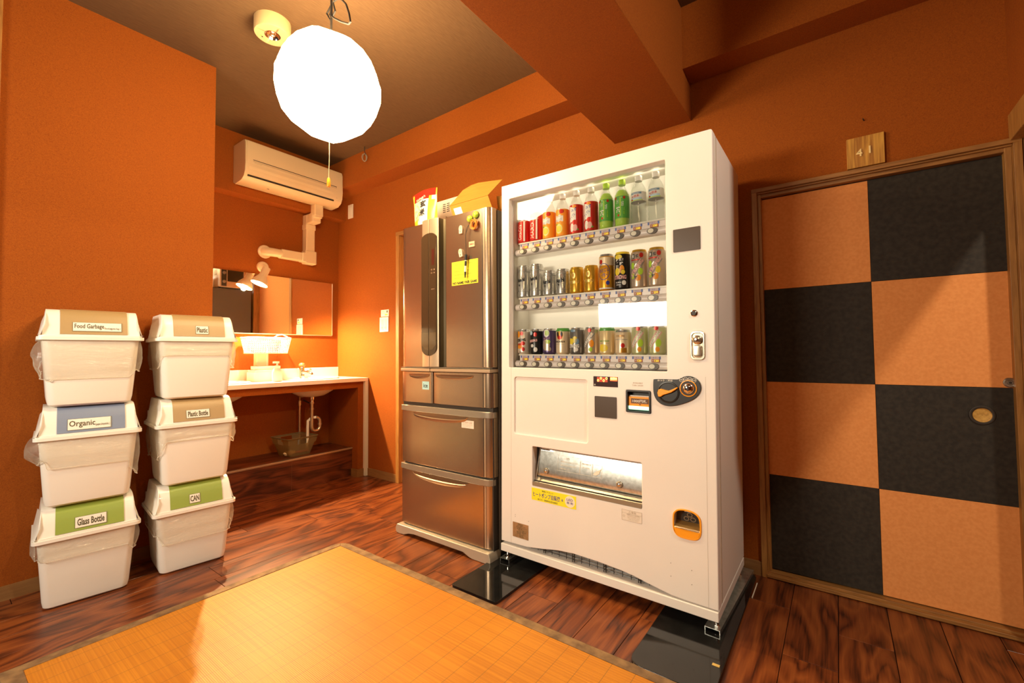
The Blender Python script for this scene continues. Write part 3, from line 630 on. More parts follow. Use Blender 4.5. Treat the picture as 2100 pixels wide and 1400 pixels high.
def ring(mb, R, s, z, a, b, wd, m, n=28, a0=0, a1=2*PI):
    f = wrapf(R); vs = []
    for i in range(n+1):
        t = a0+(a1-a0)*i/n
        for k in (1, 1-wd): vs.append(f(Vector((s+a*k*math.cos(t), 0, z+b*k*math.sin(t)))))
    mb.add(vs, [(2*i, 2*i+2, 2*i+3, 2*i+1) for i in range(n)], m)
def wtext(mb, R, body, s, z, w_, h_, m, rot=0., bold=.02, up=0):
    f = wrapf(R+.0006+up*.0003); text(mb, body, s, z, w_, h_, m, 0, rot, f, bold)
def dia(mb, R, body, s, z, ln, h_, bandm, txtm, ang):
    """diagonal band with lettering"""
    f = wrapf(R+.0005); c, s_ = math.cos(ang), math.sin(ang); vs = []; n = 12
    for i in range(n+1):
        x = -ln/2+ln*i/n
        for y in (-h_*.75, h_*.75): vs.append(f(Vector((s+x*c-y*s_, 0, z+x*s_+y*c))))
    mb.add(vs, [(2*i, 2*i+2, 2*i+3, 2*i+1) for i in range(n)], bandm)
    wtext(mb, R, body, s, z, ln*.94, h_, txtm, ang, .04, up=2)
def C_(name, rgb=(.5, .5, .5), rough=.3, metal=.35): return mat(name, rgb, rough, metal)
RED_ = C_('print_red', (.62, .03, .02)); WHT = C_('print_white', (.85, .80, .72), .35, 0); BLK = C_('print_black', (.02, .02, .02)); GLD = C_('print_gold', (.80, .46, .05), .25, .6)
ORG = C_('print_orange', (.90, .32, .02), .35, 0); YLW = C_('print_yellow', (.90, .66, .04), .35, 0); GRN = C_('print_green', (.10, .38, .05), .35, 0); LIM = C_('print_lime', (.45, .68, .05), .35, 0)
BLU = C_('print_blue', (.03, .05, .32), .35, 0); PUR = C_('print_purple', (.16, .08, .22), .35, 0); GRY = C_('print_grey', (.32, .30, .28)); PNK = C_('print_pink', (.80, .42, .38), .35, 0); TEA = C_('print_steelblue', (.18, .30, .42), .35, 0)
def can(loc, label, base, top, H, art, group, R=.033, lid=SILV):
    t = thing('drink_can', label, 'can', vloc(*loc), (0, LEAN, random.uniform(-.05, .05)), group)
    m = MB(); m.lathe([(R*.78, .0), (R*.80, .003), (R, .010), (R, H-.012), (R*.965, H-.010)], base, n=28, cap=False); m.lathe([(.001, .003), (R*.78, .0)], SILV, n=28, cap=False); m.build('can_body', t)
    l = MB(); l.lathe([(R*.965, H-.010), (R*.86, H-.002), (R*.86, H), (R*.82, H), (R*.80, H-.003), (.001, H-.003)], lid, n=28, cap=False)
    l.prism(ell(0, .004, .008, .012, 12), H-.0035, H-.0015, SILV, 'xy'); l.build('can_lid', t)
    a = MB(); art(a, R); a.build('printed_label', t, weld=False, fixn=False); return t
PETM = {}
def bottle(loc, label, kind, group, art):
    t = thing('drink_bottle', label, 'bottle', vloc(*loc), (0, LEAN, random.uniform(-.05, .05)), group)
    H = .205; R = .0315
    prof = {'tea': [(R*.85, 0), (R, .008), (R*.93, .02), (R, .03), (R*.96, .045), (R*.96, .115), (R, .125), (R*.96, .14), (R*.70, .158), (.0125, .176), (.0125, .186)],
            'water': [(R*.85, 0), (R, .008)]+[(R*(.94 if i % 2 else 1), .016+i*.010) for i in range(7)]+[(R*.98, .09), (R*.98, .135), (R*.93, .148), (R*.72, .163), (.0125, .180), (.0125, .186)],
            'sleeve': [(R*.85, 0), (R, .010), (R, .130), (R*.94, .142), (R*.66, .163), (.0125, .180), (.0125, .186)]}[kind]
    m = MB(); m.lathe(prof, PET, n=28, cap=False)
    if kind == 'water': m.lathe([(R*1.0, .095), (R*1.0, .133)], WHT, n=28, cap=False)
    m.build('bottle_body', t)
    if kind != 'water':
        q = MB(); lq = LIM if kind == 'tea' else ORG if 'orange' in label else YLW if 'apple' not in label else C_('juice_apple', (.80, .62, .30), .3, 0)
        if kind == 'tea': q.lathe([(R*.8, .002), (R*.95, .010), (R*.89, .02), (R*.95, .03), (R*.92, .045), (R*.92, .115), (R*.95, .125), (R*.9, .14), (R*.55, .160)], LIM, n=24); q.build('tea_drink', t)
        else: q.lathe([(R*.8, .002), (R*.95, .010), (R*.95, .130)], lq, n=24); q.build('juice', t)
    cp_ = MB(); cp_.lathe([(.0148, .184), (.0148, .204), (.0135, .206), (.001, .206)], LIM if kind == 'tea' else WHT, n=20); cp_.build('bottle_cap', t)
    a = MB(); art(a, R); a.build('printed_label', t, weld=False, fixn=False); return t
def cola(tx):
    def f(a, R):
        wtext(a, R, tx, -.004, .055, .075, .020, WHT, PI/2, .008)
        patch(a, R+.0005, .016, .024, .01, .108, WHT, 3, lambda t: (0, 1)); patch(a, R+.0005, -.028, .03, .1085, .1105, WHT, 10)
    return f
def orange_art(a, R):
    patch(a, R+.0003, -.095, .095, .006, .128, ORG, 28); patch(a, R+.0005, -.024, .020, .070, .104, WHT, 8, lambda t: (.15*math.sin(t*7)**2, 1-.2*math.sin(t*5)**2))
    disc(a, R+.0006, -.002, .038, .020, .024, YLW, 12); ring(a, R+.0008, -.002, .038, .016, .019, .12, WHT); disc(a, R+.0006, .012, .118, .012, .010, RED_); disc(a, R+.0007, -.016, .060, .006, .004, GRN)
    wtext(a, R+.0004, 'オレンジ', -.003, .080, .034, .012, BLU, .2); wtext(a, R+.0004, 'なっちゃん', -.002, .096, .030, .008, RED_, .15)
def apple_art(a, R):
    patch(a, R+.0003, -.095, .095, .006, .136, RED_, 28); patch(a, R+.0005, -.022, .012, .052, .130, WHT, 8, lambda t: (.1*math.sin(t*6)**2, 1-.15*t))
    disc(a, R+.0006, .006, .052, .014, .014, RED_); disc(a, R+.0007, -.008, .032, .010, .020, WHT); disc(a, R+.0008, .008, .030, .011, .015, PNK); disc(a, R+.0007, .016, .022, .010, .004, GRN)
    wtext(a, R+.0004, 'みず', .002, .112, .028, .016, BLU, .2, .03); wtext(a, R+.0004, 'アップル', -.006, .083, .034, .015, BLU, .75); disc(a, R+.0006, .004, .127, .010, .006, ORG)
def tea_art(a, R):
    patch(a, R-.0004, -.095, .095, .036, .130, GRN, 28); patch(a, R-.0001, .002, .006, .045, .125, LIM, 2)
    wtext(a, R, '茶', -.006, .072, .022, .026, WHT, 0, .03); wtext(a, R, 'お〜い', -.008, .108, .012, .022, WHT, -.2, .02); wtext(a, R, 'お茶', .014, .096, .010, .022, WHT, 0, .02)
    disc(a, R+.0002, -.019, .122, .005, .006, RED_); disc(a, R+.0002, .021, .122, .005, .006, RED_); disc(a, R+.0002, -.004, .048, .004, .005, RED_); wtext(a, R, '緑茶 500ml', .020, .066, .030, .005, LIM, PI/2)
def water_art(a, R):
    patch(a, R+.0006, -.024, .024, .123, .131, TEA, 8); patch(a, R+.0006, -.026, .026, .100, .108, C_('print_iceblue', (.50, .68, .76), .35, 0), 8); patch(a, R+.0006, -.03, .03, .096, .099, LIM, 8)
    wtext(a, R+.0004, '天然水', -.003, .114, .036, .012, RED_, .12, .03); disc(a, R+.0007, -.018, .101, .005, .0035, RED_); wtext(a, R+.0004, 'Hokkaido', .0, .127, .03, .004, WHT)
def asahi(H):
    def f(a, R):
        ring(a, R+.0006, 0, H*.52, .030, H*.34, .05, GRY, 32); patch(a, R+.0004, -.09, .09, H*.80, H*.815, GRY, 24); patch(a, R+.0004, -.09, .09, H*.20, H*.212, GRY, 24)
        wtext(a, R, 'Asahi', .0, H*.56, .044, .020, BLK, .14, .045); wtext(a, R, '生', -.006, H*.40, .009, .010, BLK, 0, .04); wtext(a, R, 'ビール', 0, H*.13, .018, .005, GRY)
    return f
def yebisu(a, R):
    H = .122; disc(a, R+.0005, 0, .083, .012, .015, C_('print_palegold', (.90, .62, .18), .3, .5)); ring(a, R+.0006, 0, .083, .012, .015, .12, C_('print_bronze', (.45, .20, .02))); disc(a, R+.0008, .001, .084, .004, .008, C_('print_bronze'))
    wtext(a, R, 'YEBISU', .0, .053, .050, .013, C_('print_palegold'), 0, .03, up=1); wtext(a, R, 'YEBISU', .0007, .0523, .050, .013, C_('print_bronze'), 0, .03); patch(a, R+.0004, -.026, .026, .030, .031, C_('print_bronze'), 8); patch(a, R+.0004, -.026, .026, .034, .035, C_('print_bronze'), 8); wtext(a, R, 'プレミアムビール', 0, .022, .036, .006, C_('print_bronze'))
def nodogoshi(a, R):
    patch(a, R+.0003, -.1, .1, .112, .148, C_('print_cream', (.85, .66, .42), .35, .2), 28); ring(a, R+.0006, 0, .085, .027, .036, .07, BLU, 36)
    wtext(a, R, 'のどごし', .001, .092, .044, .017, BLU, .16, .03); wtext(a, R, '<生>', .003, .071, .026, .014, BLU, .1, .04); disc(a, R+.0007, -.014, .128, .009, .010, RED_); disc(a, R+.0007, .018, .036, .008, .009, BLU); patch(a, R+.0004, -.1, .1, .010, .016, WHT, 28)
def jikku(a, R):
    disc(a, R+.0005, -.008, .140, .018, .010, YLW); wtext(a, R, '焼', -.014, .122, .012, .018, WHT, 0, .04); wtext(a, R, '搾り', -.013, .098, .014, .018, WHT, 0, .04); wtext(a, R, '果汁', .006, .128, .020, .014, WHT, 0, .04); wtext(a, R, '球', .006, .110, .016, .016, WHT, 0, .04)
    disc(a, R+.0006, -.013, .078, .013, .016, YLW); disc(a, R+.0006, .008, .086, .011, .018, ORG); disc(a, R+.0008, .013, .075, .010, .011, YLW); ring(a, R+.001, .013, .075, .010, .011, .12, BLK)
    wtext(a, R, 'STRONG', .0, .054, .054, .018, PNK, 0, .05); wtext(a, R, '9% LEMON', -.008, .032, .026, .006, WHT); wtext(a, R, '500ml', -.008, .022, .02, .005, WHT); disc(a, R+.0007, .017, .030, .009, .010, WHT)
def hyoketsu(col, c2):
    def f(a, R):
        wtext(a, R, '氷', -.016, .134, .012, .015, WHT, 0, .05, up=2); patch(a, R+.0005, -.023, -.009, .125, .143, BLK, 4); wtext(a, R, '結', .002, .134, .012, .015, BLK, 0, .05); disc(a, R+.0006, .020, .137, .009, .010, RED_)
        patch(a, R+.0004, -.030, .014, .117, .121, RED_, 8); dia(a, R, 'STRONG', .0, .085, .088, .017, GRY, PNK, .95)
        disc(a, R+.0004, .016, .070, .011, .014, c2); disc(a, R+.0004, -.019, .095, .010, .014, LIM); disc(a, R+.0004, .006, .044, .012, .013, ORG); wtext(a, R, '9%', -.002, .046, .014, .014, BLK, .1, .05, up=1)
        disc(a, R+.0004, -.018, .052, .008, .012, LIM)
    return f
def mini(title, tcol, blobs, tz=.07, th=.015, tw=.048, rot=.12):
    def f(a, R):
        for (s, z, w_, h_, m) in blobs: disc(a, R+.0004, s, z, w_, h_, m)
        wtext(a, R, title, 0, tz, tw, th, tcol, rot, .05, up=2); wtext(a, R, '350ml', .0, .012, .02, .004, BLK)
    return f
row_x = [.0775+.0729*i for i in range(10)]
g1, g2, g3 = 'drinks on the top display shelf', 'drinks on the middle display shelf', 'drinks on the bottom display shelf'
DY = .085
def at(i, row, R=.033): return (row_x[i], DY, shz[row]-.0015)
can(at(0, 0), 'red cola can, leftmost drink on the top display shelf', RED_, 0, .122, cola('Coca-Cola'), g1)
can(at(1, 0), 'red can with upright white HARD lettering, second on the top shelf', RED_, 0, .145, cola('HARD'), g1)
bottle(at(2, 0), 'orange juice bottle beside the red cans, left one of the pair', 'sleeve', g1, orange_art)
bottle(at(3, 0), 'orange juice bottle next to the red apple bottles, right one of the pair', 'sleeve', g1, orange_art)
bottle(at(4, 0), 'red and white apple drink bottle next to the orange juice bottle', 'sleeve', g1, apple_art)
bottle(at(5, 0), 'red and white apple drink bottle next to the green tea', 'sleeve', g1, apple_art)
bottle(at(6, 0), 'green tea bottle with lime cap next to the apple drink', 'tea', g1, tea_art)
bottle(at(7, 0), 'green tea bottle with lime cap next to the clear water', 'tea', g1, tea_art)
bottle(at(8, 0), 'clear ribbed water bottle next to the green tea', 'water', g1, water_art)
bottle(at(9, 0), 'clear ribbed water bottle at the right end of the top shelf', 'water', g1, water_art)
can(at(0, 1), 'tall silver beer can at the left end of the middle shelf', SILV, 0, .162, asahi(.162), g2)
can(at(1, 1), 'tall silver beer can, second from left on the middle shelf', SILV, 0, .162, asahi(.162), g2)
can(at(2, 1), 'short silver beer can next to the tall silver cans', SILV, 0, .122, asahi(.122), g2)
can(at(3, 1), 'short silver beer can next to the gold cans', SILV, 0, .122, asahi(.122), g2)
can(at(4, 1), 'short gold beer can next to the silver cans', GLD, 0, .122, yebisu, g2, lid=GLD)
can(at(5, 1), 'short gold beer can next to the tall orange can', GLD, 0, .122, yebisu, g2, lid=GLD)
can(at(6, 1), 'tall orange and cream can with blue oval lettering', C_('can_amber', (.90, .42, .03), .28, .5), 0, .162, nodogoshi, g2)
can(at(7, 1), 'tall black can with yellow lemons and STRONG lettering', C_('can_black', (.03, .028, .026), .3, .5), 0, .162, jikku, g2, lid=YLW)
can(at(8, 1), 'tall fruit-patterned can with diagonal STRONG beside the black can', C_('can_pearl', (.72, .56, .42), .28, .6), 0, .162, hyoketsu(0, LIM), g2, lid=GLD)
can(at(9, 1), 'tall fruit-patterned can with diagonal STRONG at the right end', C_('can_pearl'), 0, .162, hyoketsu(0, YLW), g2, lid=GLD)
PL = C_('can_pearl')
can(at(0, 2), 'short white can with orange and red fruit, left end of bottom shelf', C_('can_white', (.82, .70, .56), .3, .4), 0, .122, mini('STRONG', BLK, [(-.016, .098, .012, .016, ORG), (.004, .102, .008, .010, RED_), (-.006, .048, .02, .006, RED_), (.010, .054, .012, .010, RED_), (-.008, .038, .018, .010, ORG), (.012, .026, .009, .010, RED_)]), g3)
can(at(1, 2), 'short black can with a round red badge, second from left on the bottom shelf', C_('can_black'), 0, .122, mini('BEERS', PNK, [(.013, .096, .009, .010, RED_), (-.012, .103, .010, .010, C_('print_iceblue', (.5, .68, .76), .35, 0)), (.014, .024, .010, .011, WHT), (-.004, .042, .008, .008, WHT)], .066, .012), g3)
can(at(2, 2), 'short purple can with a lime-green grape picture', C_('can_plum', (.12, .08, .20), .3, .4), 0, .122, mini('サワー', PNK, [(.0, .100, .016, .018, WHT), (.003, .101, .010, .013, LIM), (-.004, .045, .022, .026, PL), (.008, .060, .012, .010, LIM), (.014, .026, .010, .010, PL)], .075, .012, .034), g3)
def bacardi(a, R): disc(a, R+.0004, .0, .088, .017, .019, ORG); disc(a, R+.0006, .0, .082, .013, .012, RED_); disc(a, R+.0006, .010, .094, .006, .012, BLK); disc(a, R+.0006, -.010, .094, .006, .012, BLK); disc(a, R+.0008, .0, .095, .003, .010, YLW); wtext(a, R, 'BACARDI', .0, .060, .050, .008, BLK, 0, .03); patch(a, R+.0004, -.022, .022, .048, .049, GRY, 6); patch(a, R+.0004, -.1, .1, .107, .112, GRN, 28)
can(at(3, 2), 'short cream can with green rim and round black and orange emblem', C_('can_cream', (.84, .66, .44), .3, .3), 0, .122, bacardi, g3, lid=GRN)
can(at(4, 2), 'short grey can with yellow lemons and white RONG lettering', C_('can_slate', (.22, .20, .18), .3, .5), 0, .122, mini('STRONG', WHT, [(-.014, .058, .013, .016, YLW), (.006, .068, .012, .015, YLW), (.016, .060, .010, .013, TEA), (-.004, .108, .014, .006, TEA), (.012, .024, .010, .009, WHT)], .040, .016, .052, 0), g3)
def diag2(title, c1, c2, c3):
    def f(a, R): disc(a, R+.0004, .014, .050, .012, .016, c2); disc(a, R+.0004, .010, .024, .009, .010, c3); disc(a, R+.0004, .006, .108, .009, .008, RED_); dia(a, R, title, -.002, .066, .080, .014, c1, WHT, .95)
    return f
can(at(5, 2), 'short pale can with diagonal STRONG and an orange slice', PL, 0, .122, diag2('STRONG', GRY, ORG, LIM), g3)
def mojito(a, R): patch(a, R+.0004, -.1, .1, .104, .112, GRN, 28); wtext(a, R, 'BACARDI', .0, .060, .044, .007, GRN); disc(a, R+.0004, -.004, .030, .022, .016, YLW); patch(a, R+.0004, -.024, .024, .050, .051, GRY, 6)
can(at(6, 2), 'short pale yellow can with green rim, seventh on the bottom shelf', C_('can_straw', (.84, .64, .34), .3, .3), 0, .122, mojito, g3, lid=GRN)
def yogurt(a, R): patch(a, R+.0004, -.03, .03, .064, .066, GRY, 8); disc(a, R+.0004, .010, .040, .009, .010, RED_); patch(a, R+.0004, .0, .026, .010, .030, C_('print_bronze', (.45, .2, .02)), 6); wtext(a, R, 'COFFEE', -.002, .08, .04, .008, C_('print_bronze'))
can(at(7, 2), 'short cream coffee can between the green-rimmed and pink-banded cans', C_('can_cream'), 0, .106, yogurt, g3)
can(at(8, 2), 'pale green can with diagonal pink band, second from right on the bottom shelf', C_('can_sage', (.62, .62, .34), .3, .4), 0, .122, diag2('LIFEGUARD', PNK, LIM, ORG), g3)
can(at(9, 2), 'pale green can with diagonal pink band at the right end of the bottom shelf', C_('can_sage'), 0, .122, diag2('LIFEGUARD', PNK, LIM, ORG), g3)

# -------------------------------------------------- refrigerator (world frame, front plane y = 1.68)
fr = thing('refrigerator', 'tall brushed steel fridge with french doors, control strip and drawers', 'fridge', (-2.05, 1.68, 0))
FX = -2.05; FY = 1.68
def fb(x0, x1, y0, y1, z0, z1, m): return B(x0-FX, x1-FX, y0-FY, y1-FY, z0, z1, m)
fb(-2.022, -1.362, 1.735, 2.25, .03, 1.735, STEELD).build('cabinet', fr, bevel=.006)
def bowed(x0, x1, z0, z1, roundL=0., roundR=0., dip=.004, th=.05):
    """door skin with gently bowed face and rounded outer edge"""
    pts = []; n = 14
    for i in range(n+1):
        t = i/n; x = x0+(x1-x0)*t; y = 0.0
        if roundR and x > x1-roundR: q = (x-(x1-roundR))/roundR; y += roundR*.75*(1-math.sqrt(max(0, 1-q*q)))
        if roundL and x < x0+roundL: q = ((x0+roundL)-x)/roundL; y += roundL*.75*(1-math.sqrt(max(0, 1-q*q)))
        pts.append((x-FX, y))
    if roundR:
        extra = []
        for q in (.4, .7, .88, .97): x = x1-roundR+roundR*q; extra.append((x-FX, roundR*.75*(1-math.sqrt(1-q*q))))
        pts = sorted(set(pts+extra))
    pts += [(x1-FX, th), (x0-FX, th)]
    return MB().prism(pts, z0, z1, STEEL, 'xy', smooth=True)
bowed(-2.023, -1.853, .9395, 1.737, roundL=.006).build('fridge_door', fr, bevel=.0015, seg=1)
dr = bowed(-1.674, -1.368, .9395, 1.739, roundR=.040); d_ = dr.build('fridge_door', fr, bevel=.0015, seg=1)
fb(-1.421, -1.4185, 1.6793, 1.683, .942, 1.737, GUN).build('trim_line', d_)
fb(-1.4135, -1.4045, 1.6785, 1.684, .942, 1.737, CHAMP).build('trim_line', d_)
# recessed grip right of the control strip
g = MB(); g.prism([(-1.720-FX, -.004), (-1.716-FX, .024), (-1.700-FX, .034), (-1.684-FX, .026), (-1.674-FX, .0), (-1.674-FX, .05), (-1.72-FX, .05)], .9395, 1.745, mat('grip_dark', (.12, .09, .05), .3, .7), 'xy', smooth=True); g.build('door_grip', fr)
# control strips: two upright champagne bars with a smoked oval panel
for x0, x1, s_ in ((-1.852, -1.7885, -1), (-1.7855, -1.7215, 1)):
    m = MB(); pts = [(x0-FX, .045), (x0-FX, -.006 if s_ < 0 else -.016), ((x0+x1)/2-FX, -.017), (x1-FX, -.016 if s_ < 0 else -.008), (x1-FX, .045)]
    m.prism(pts, .9395, 1.748, CHAMP, 'xy', smooth=True); st_ = m.build('control_strip', fr, bevel=.002)
    # half of the oval panel
    P = []
    for i in range(13):
        a = PI*i/12
        P.append((x1-.002 if s_ < 0 else x0+.002, 0))
    xin = (x1-.0005) if s_ < 0 else (x0+.0005); xo = x0+.006 if s_ < 0 else x1-.008; W_ = abs(xo-xin)
    poly = []
    for i in range(9): a = PI/2*i/8; poly.append((xin+(xo-xin)*math.sin(a), 1.640+.030*math.cos(a)))
    for i in range(9): a = PI/2*i/8; poly.append((xin+(xo-xin)*math.cos(a), 1.045-.045*math.sin(a)))
    vs = [(a-FX, -.0185, b_) for a, b_ in poly]+[(a-FX, -.005, b_) for a, b_ in poly]; n = len(poly)
    q = MB(); vs2 = []
    q.prism([(a-FX, b_) for a, b_ in poly], -.0188, -.006, mat('smoked_panel', (.055, .034, .018), .12, coat=.4)); pn = q.build('touch_panel', st_, bevel=.001, seg=1)
    if s_ > 0:
        t = MB(); t.box(-1.764-FX, -1.744-FX, -.0194, -.0186, 1.49, 1.578, mat('panel_readout', (.07, .015, .01), .2))
        for a, b_, tx in ((-1.764, 1.466, '切'), (-1.744, 1.466, '強'), (-1.764, 1.448, '○'), (-1.744, 1.448, '中'), (-1.754, 1.36, 'MENU')): text(t, tx, a-FX, b_, .011 if len(tx) < 2 else .024, .008 if len(tx) < 2 else .005, CHAMP, -.0192)
        t.build('panel_print', pn)
    ov = plate([[(xin-FX, 1.125), (xo-.001*s_-FX, 1.125), (xo-.001*s_-FX, 1.06), ((xin+xo)/2-FX, 1.035), (xin-FX, 1.03)][::(1 if s_ > 0 else -1)]], -.0196, -.0188, mat('panel_oval', (.09, .058, .028), .15, coat=.4)); ov.build('panel_cover', pn)
# gold ledges between the door and the first drawers
fb(-2.028, -1.372, 1.672, 1.74, .9345, .9375, CHAMPG).build('door_gasket', fr)
fb(-2.028, -1.790, 1.668, 1.74, .914, .9315, CHAMP).build('ledge_trim', fr, bevel=.003); fb(-1.786, -1.368, 1.668, 1.74, .914, .9315, CHAMP).build('ledge_trim', fr, bevel=.003)
def drawer(x0, x1, z0, z1, hx0, hx1, name='drawer', lip=None, rr=.04, tag_=None):
    m = bowed(x0, x1, z0, z1, roundL=.004, roundR=rr if x1 > -1.4 else .006)
    d = m.build(name, fr, bevel=.002, seg=1)
    hz = z1-.012 if lip is None else z1-.034
    if lip is not None:
        l = bowed(x0-.004, x1+.003, z1-.030, z1+.001, roundL=.005, roundR=rr, th=.04); l.m = [CHAMPG]; lo = l.build('lip_trim', d, (0, -.006, 0), bevel=.002, seg=1)
    # scooped handle: crescent, recess shade painted as darker metal above a lighter lower edge
    cx, hw, hh = (hx0+hx1)/2-FX, (hx1-hx0)/2, .021 if lip is not None else .013
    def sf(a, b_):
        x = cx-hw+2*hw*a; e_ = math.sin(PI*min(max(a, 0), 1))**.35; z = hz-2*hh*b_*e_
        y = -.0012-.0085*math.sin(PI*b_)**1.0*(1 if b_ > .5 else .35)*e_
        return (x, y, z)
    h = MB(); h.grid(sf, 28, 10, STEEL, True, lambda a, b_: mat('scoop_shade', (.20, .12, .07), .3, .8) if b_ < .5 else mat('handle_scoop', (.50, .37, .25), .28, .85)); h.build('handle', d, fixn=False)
    if x1 > -1.4:
        fb(-1.421, -1.4188, 1.6793, 1.683, z0+.002, z1-.032 if lip is not None else z1-.002, GUN).build('trim_line', d)
        fb(-1.4135, -1.4055, 1.6785, 1.684, z0+.002, z1-.032 if lip is not None else z1-.002, CHAMP).build('trim_line', d)
    return d
drawer(-2.026, -1.777, .742, .911, -1.968, -1.80); drawer(-1.771, -1.366, .742, .911, -1.755, -1.48)
fb(-2.028, -1.366, 1.690, 1.74, .722, .740, GUN).build('drawer_gap', fr)
drawer(-2.029, -1.368, .402, .721, -1.94, -1.52, lip=1); drawer(-2.032, -1.372, .058, .392, -1.94, -1.52, lip=1)
fb(-2.02, -1.37, 1.695, 1.74, .05, .94, GUN).build('inner_liner', fr)
kp = [(-2.052, .006), (-2.055, .030), (-2.044, .052), (-1.372, .052), (-1.362, .030), (-1.362, .006), (-1.372, .001), (-1.47, .001), (-1.50, .006), (-1.54, .020), (-1.90, .022), (-1.945, .016), (-1.985, .003), (-2.03, .001)]
k = MB(); k.prism([(a-FX, b_) for a, b_ in kp], -.026, .06, mat('kick_silver', (.55, .47, .36), .35, .4), 'xz'); k.build('kick_plate', fr, bevel=.006, seg=3)
fb(-2.03, -1.37, 1.70, 2.2, .001, .03, GUN).build('underframe', fr)
TOPZ = 1.735
# fridge door notes and magnets
def onfr(x0, x1, z0, z1, m, t=.001): return B(x0, x1, FY-t-.0004, FY-.0004, z0, z1, m)
NOTE = mat('note_yellow', (.78, .68, .03), .7); RST = mat('faint_pen', (.40, .33, .04), .8)
t = onfr(-1.630, -1.448, 1.366, 1.490, NOTE, .0006)
text(t, 'NO NAME. FAIR GAME', -1.539, 1.377, .168, .014, INK, FY-.0014, bold=.045)
for i, (s_, w_) in enumerate((('Please write your name', .130), ('on your food', .085), ('before putting it here', .115), ('the food without name', .120), ('will be thrown away', .105))): text(t, s_, -1.612+w_/2, 1.4735-i*.0178, w_, .0085, RST, FY-.0014)
tag(t.build('paper_note'), 'yellow note reading NO NAME FAIR GAME on the steel fridge door', 'note')
t = onfr(-1.858, -1.805, .815, .859, mat('tag_aqua', (.42, .70, .72), .7), .001); text(t, 'ice', -1.832, .8365, .034, .022, INK, FY-.0017, bold=.02); tag(t.build('ice_label'), 'pale blue label reading ice on the small left drawer', 'label')
t = onfr(-1.565, -1.482, .632, .671, mat('sticker_pink', (.82, .72, .62), .6), .001); text(t, 'STAFF USE', -1.5235, .660, .062, .011, mat('grey_print'), FY-.0017); text(t, 'please do not open this drawer', -1.523, .648, .068, .005, mat('grey_print'), FY-.0017); text(t, 'for staff only', -1.528, .640, .05, .004, mat('grey_print'), FY-.0017)
tag(t.build('staff_label'), 'small white STAFF USE sticker on the large upper drawer', 'label')
def figmag(cx, cz, rot, lab):
    R_ = Matrix.Rotation(rot, 2); pts = [(-.011, -.022), (.011, -.022), (.0115, -.004), (.0125, .004), (.011, .014), (.006, .021), (-.004, .0215), (-.010, .015), (-.0125, .006), (-.0115, -.004)]
    pts = [tuple(R_ @ Vector(p)) for p in pts]; T_ = thing('fridge_magnet', lab, 'magnet', (cx, FY-.0005, cz), group='figure magnets on the fridge')
    m = MB(); m.prism([(a, b_) for a, b_ in pts], -.009, 0, mat('magnet_cream', (.80, .64, .46), .5)); m.build('magnet_body', T_, bevel=.002)
    q = MB(); plate([[tuple(R_ @ Vector(p)) for p in ell(0, .008, .0065, .008, 14)]], -.0098, -.009, mat('magnet_print', (.62, .40, .25), .6), 0, q); plate([[tuple(R_ @ Vector(p)) for p in ell(.0, -.011, .0022, .006, 10)]], -.0098, -.009, OLIVE, 0, q); q.build('magnet_print', T_)
figmag(-1.560, 1.653, 0, 'cream figure magnet, upright, the upper one'); figmag(-1.562, 1.531, .22, 'cream figure magnet, tilted, just above the yellow note')
for cx, cz, lab, n_ in ((-1.497, 1.697, 'green ball-shaped magnet hook holding the pen string, left of two', 1), (-1.457, 1.711, 'green ball-shaped magnet hook holding the rubber bands, right of two', 2)):
    T_ = thing('magnet_hook', lab, 'magnet', (cx, FY-.0005, cz), group='green magnet hooks on the fridge')
    m = MB(); m.lathe([(.001, -.019), (.010, -.017), (.017, -.010), (.018, -.004), (.015, 0)], grain('magnet_lime', (.30, .50, .02), (.62, .72, .08), (1, 1, 1), 90, 3, .35, .1), (0, 0, 0), 18, 'y'); m.build('magnet_ball', T_)
    h = MB(); h.tube([(0, -.006, -.016), (-.001, -.008, -.027), (0, -.013, -.031), (.001, -.017, -.027)], .0014, CHROME, 6); h.build('hook', T_)
T_ = MB()
for i in range(14):
    ph = random.uniform(0, 6); a_ = .017+random.uniform(-.003, .003); b_ = .022+random.uniform(-.004, .003); cx, cz = -1.464+random.uniform(-.006, .006), 1.662+random.uniform(-.004, .003); yy = FY-.008-i*.0009
    T_.tube([(cx+a_*math.cos(2*PI*k/16)*(1+.08*math.sin(3*2*PI*k/16+ph)), yy+.002*math.sin(k+ph), cz+b_*math.sin(2*PI*k/16)) for k in range(16)], .0016, mat('rubber_orange', (.80, .26, .02), .6), 5, closed=True)
o = T_.build('rubber_bands'); tag(o, 'bundle of orange rubber bands hanging from a green magnet hook', 'rubber bands')
t = onfr(-1.506, -1.468, 1.552, 1.580, mat('magnet_tan', (.66, .44, .26), .6), .004); text(t, 'OMEGA', -1.487, 1.566, .03, .009, RED_, FY-.0048); tag(t.build('magnet_plate', rot=(0, 0, 0)), 'small tan rectangular magnet right of the pen string', 'magnet')
pn_ = thing('marker_pen', 'black marker pen dangling on a black string over the yellow note', 'pen', (-1.518, FY-.016, 1.49))
m = MB(); m.tube([(.024, .008, .182), (.010, -.002, .160), (.003, -.003, .120), (.004, 0, .03), (.002, 0, .018)], .0012, BLACKC, 6); m.tube([(.022, .006, .182), (.014, .0, .150), (.004, -.002, .135)], .0011, BLACKC, 6); m.build('string', pn_)
m = MB(); m.tube([(.003, 0, .024), (.0015, 0, -.004)], .0072, BLACKP, 12); m.build('pen_cap', pn_)
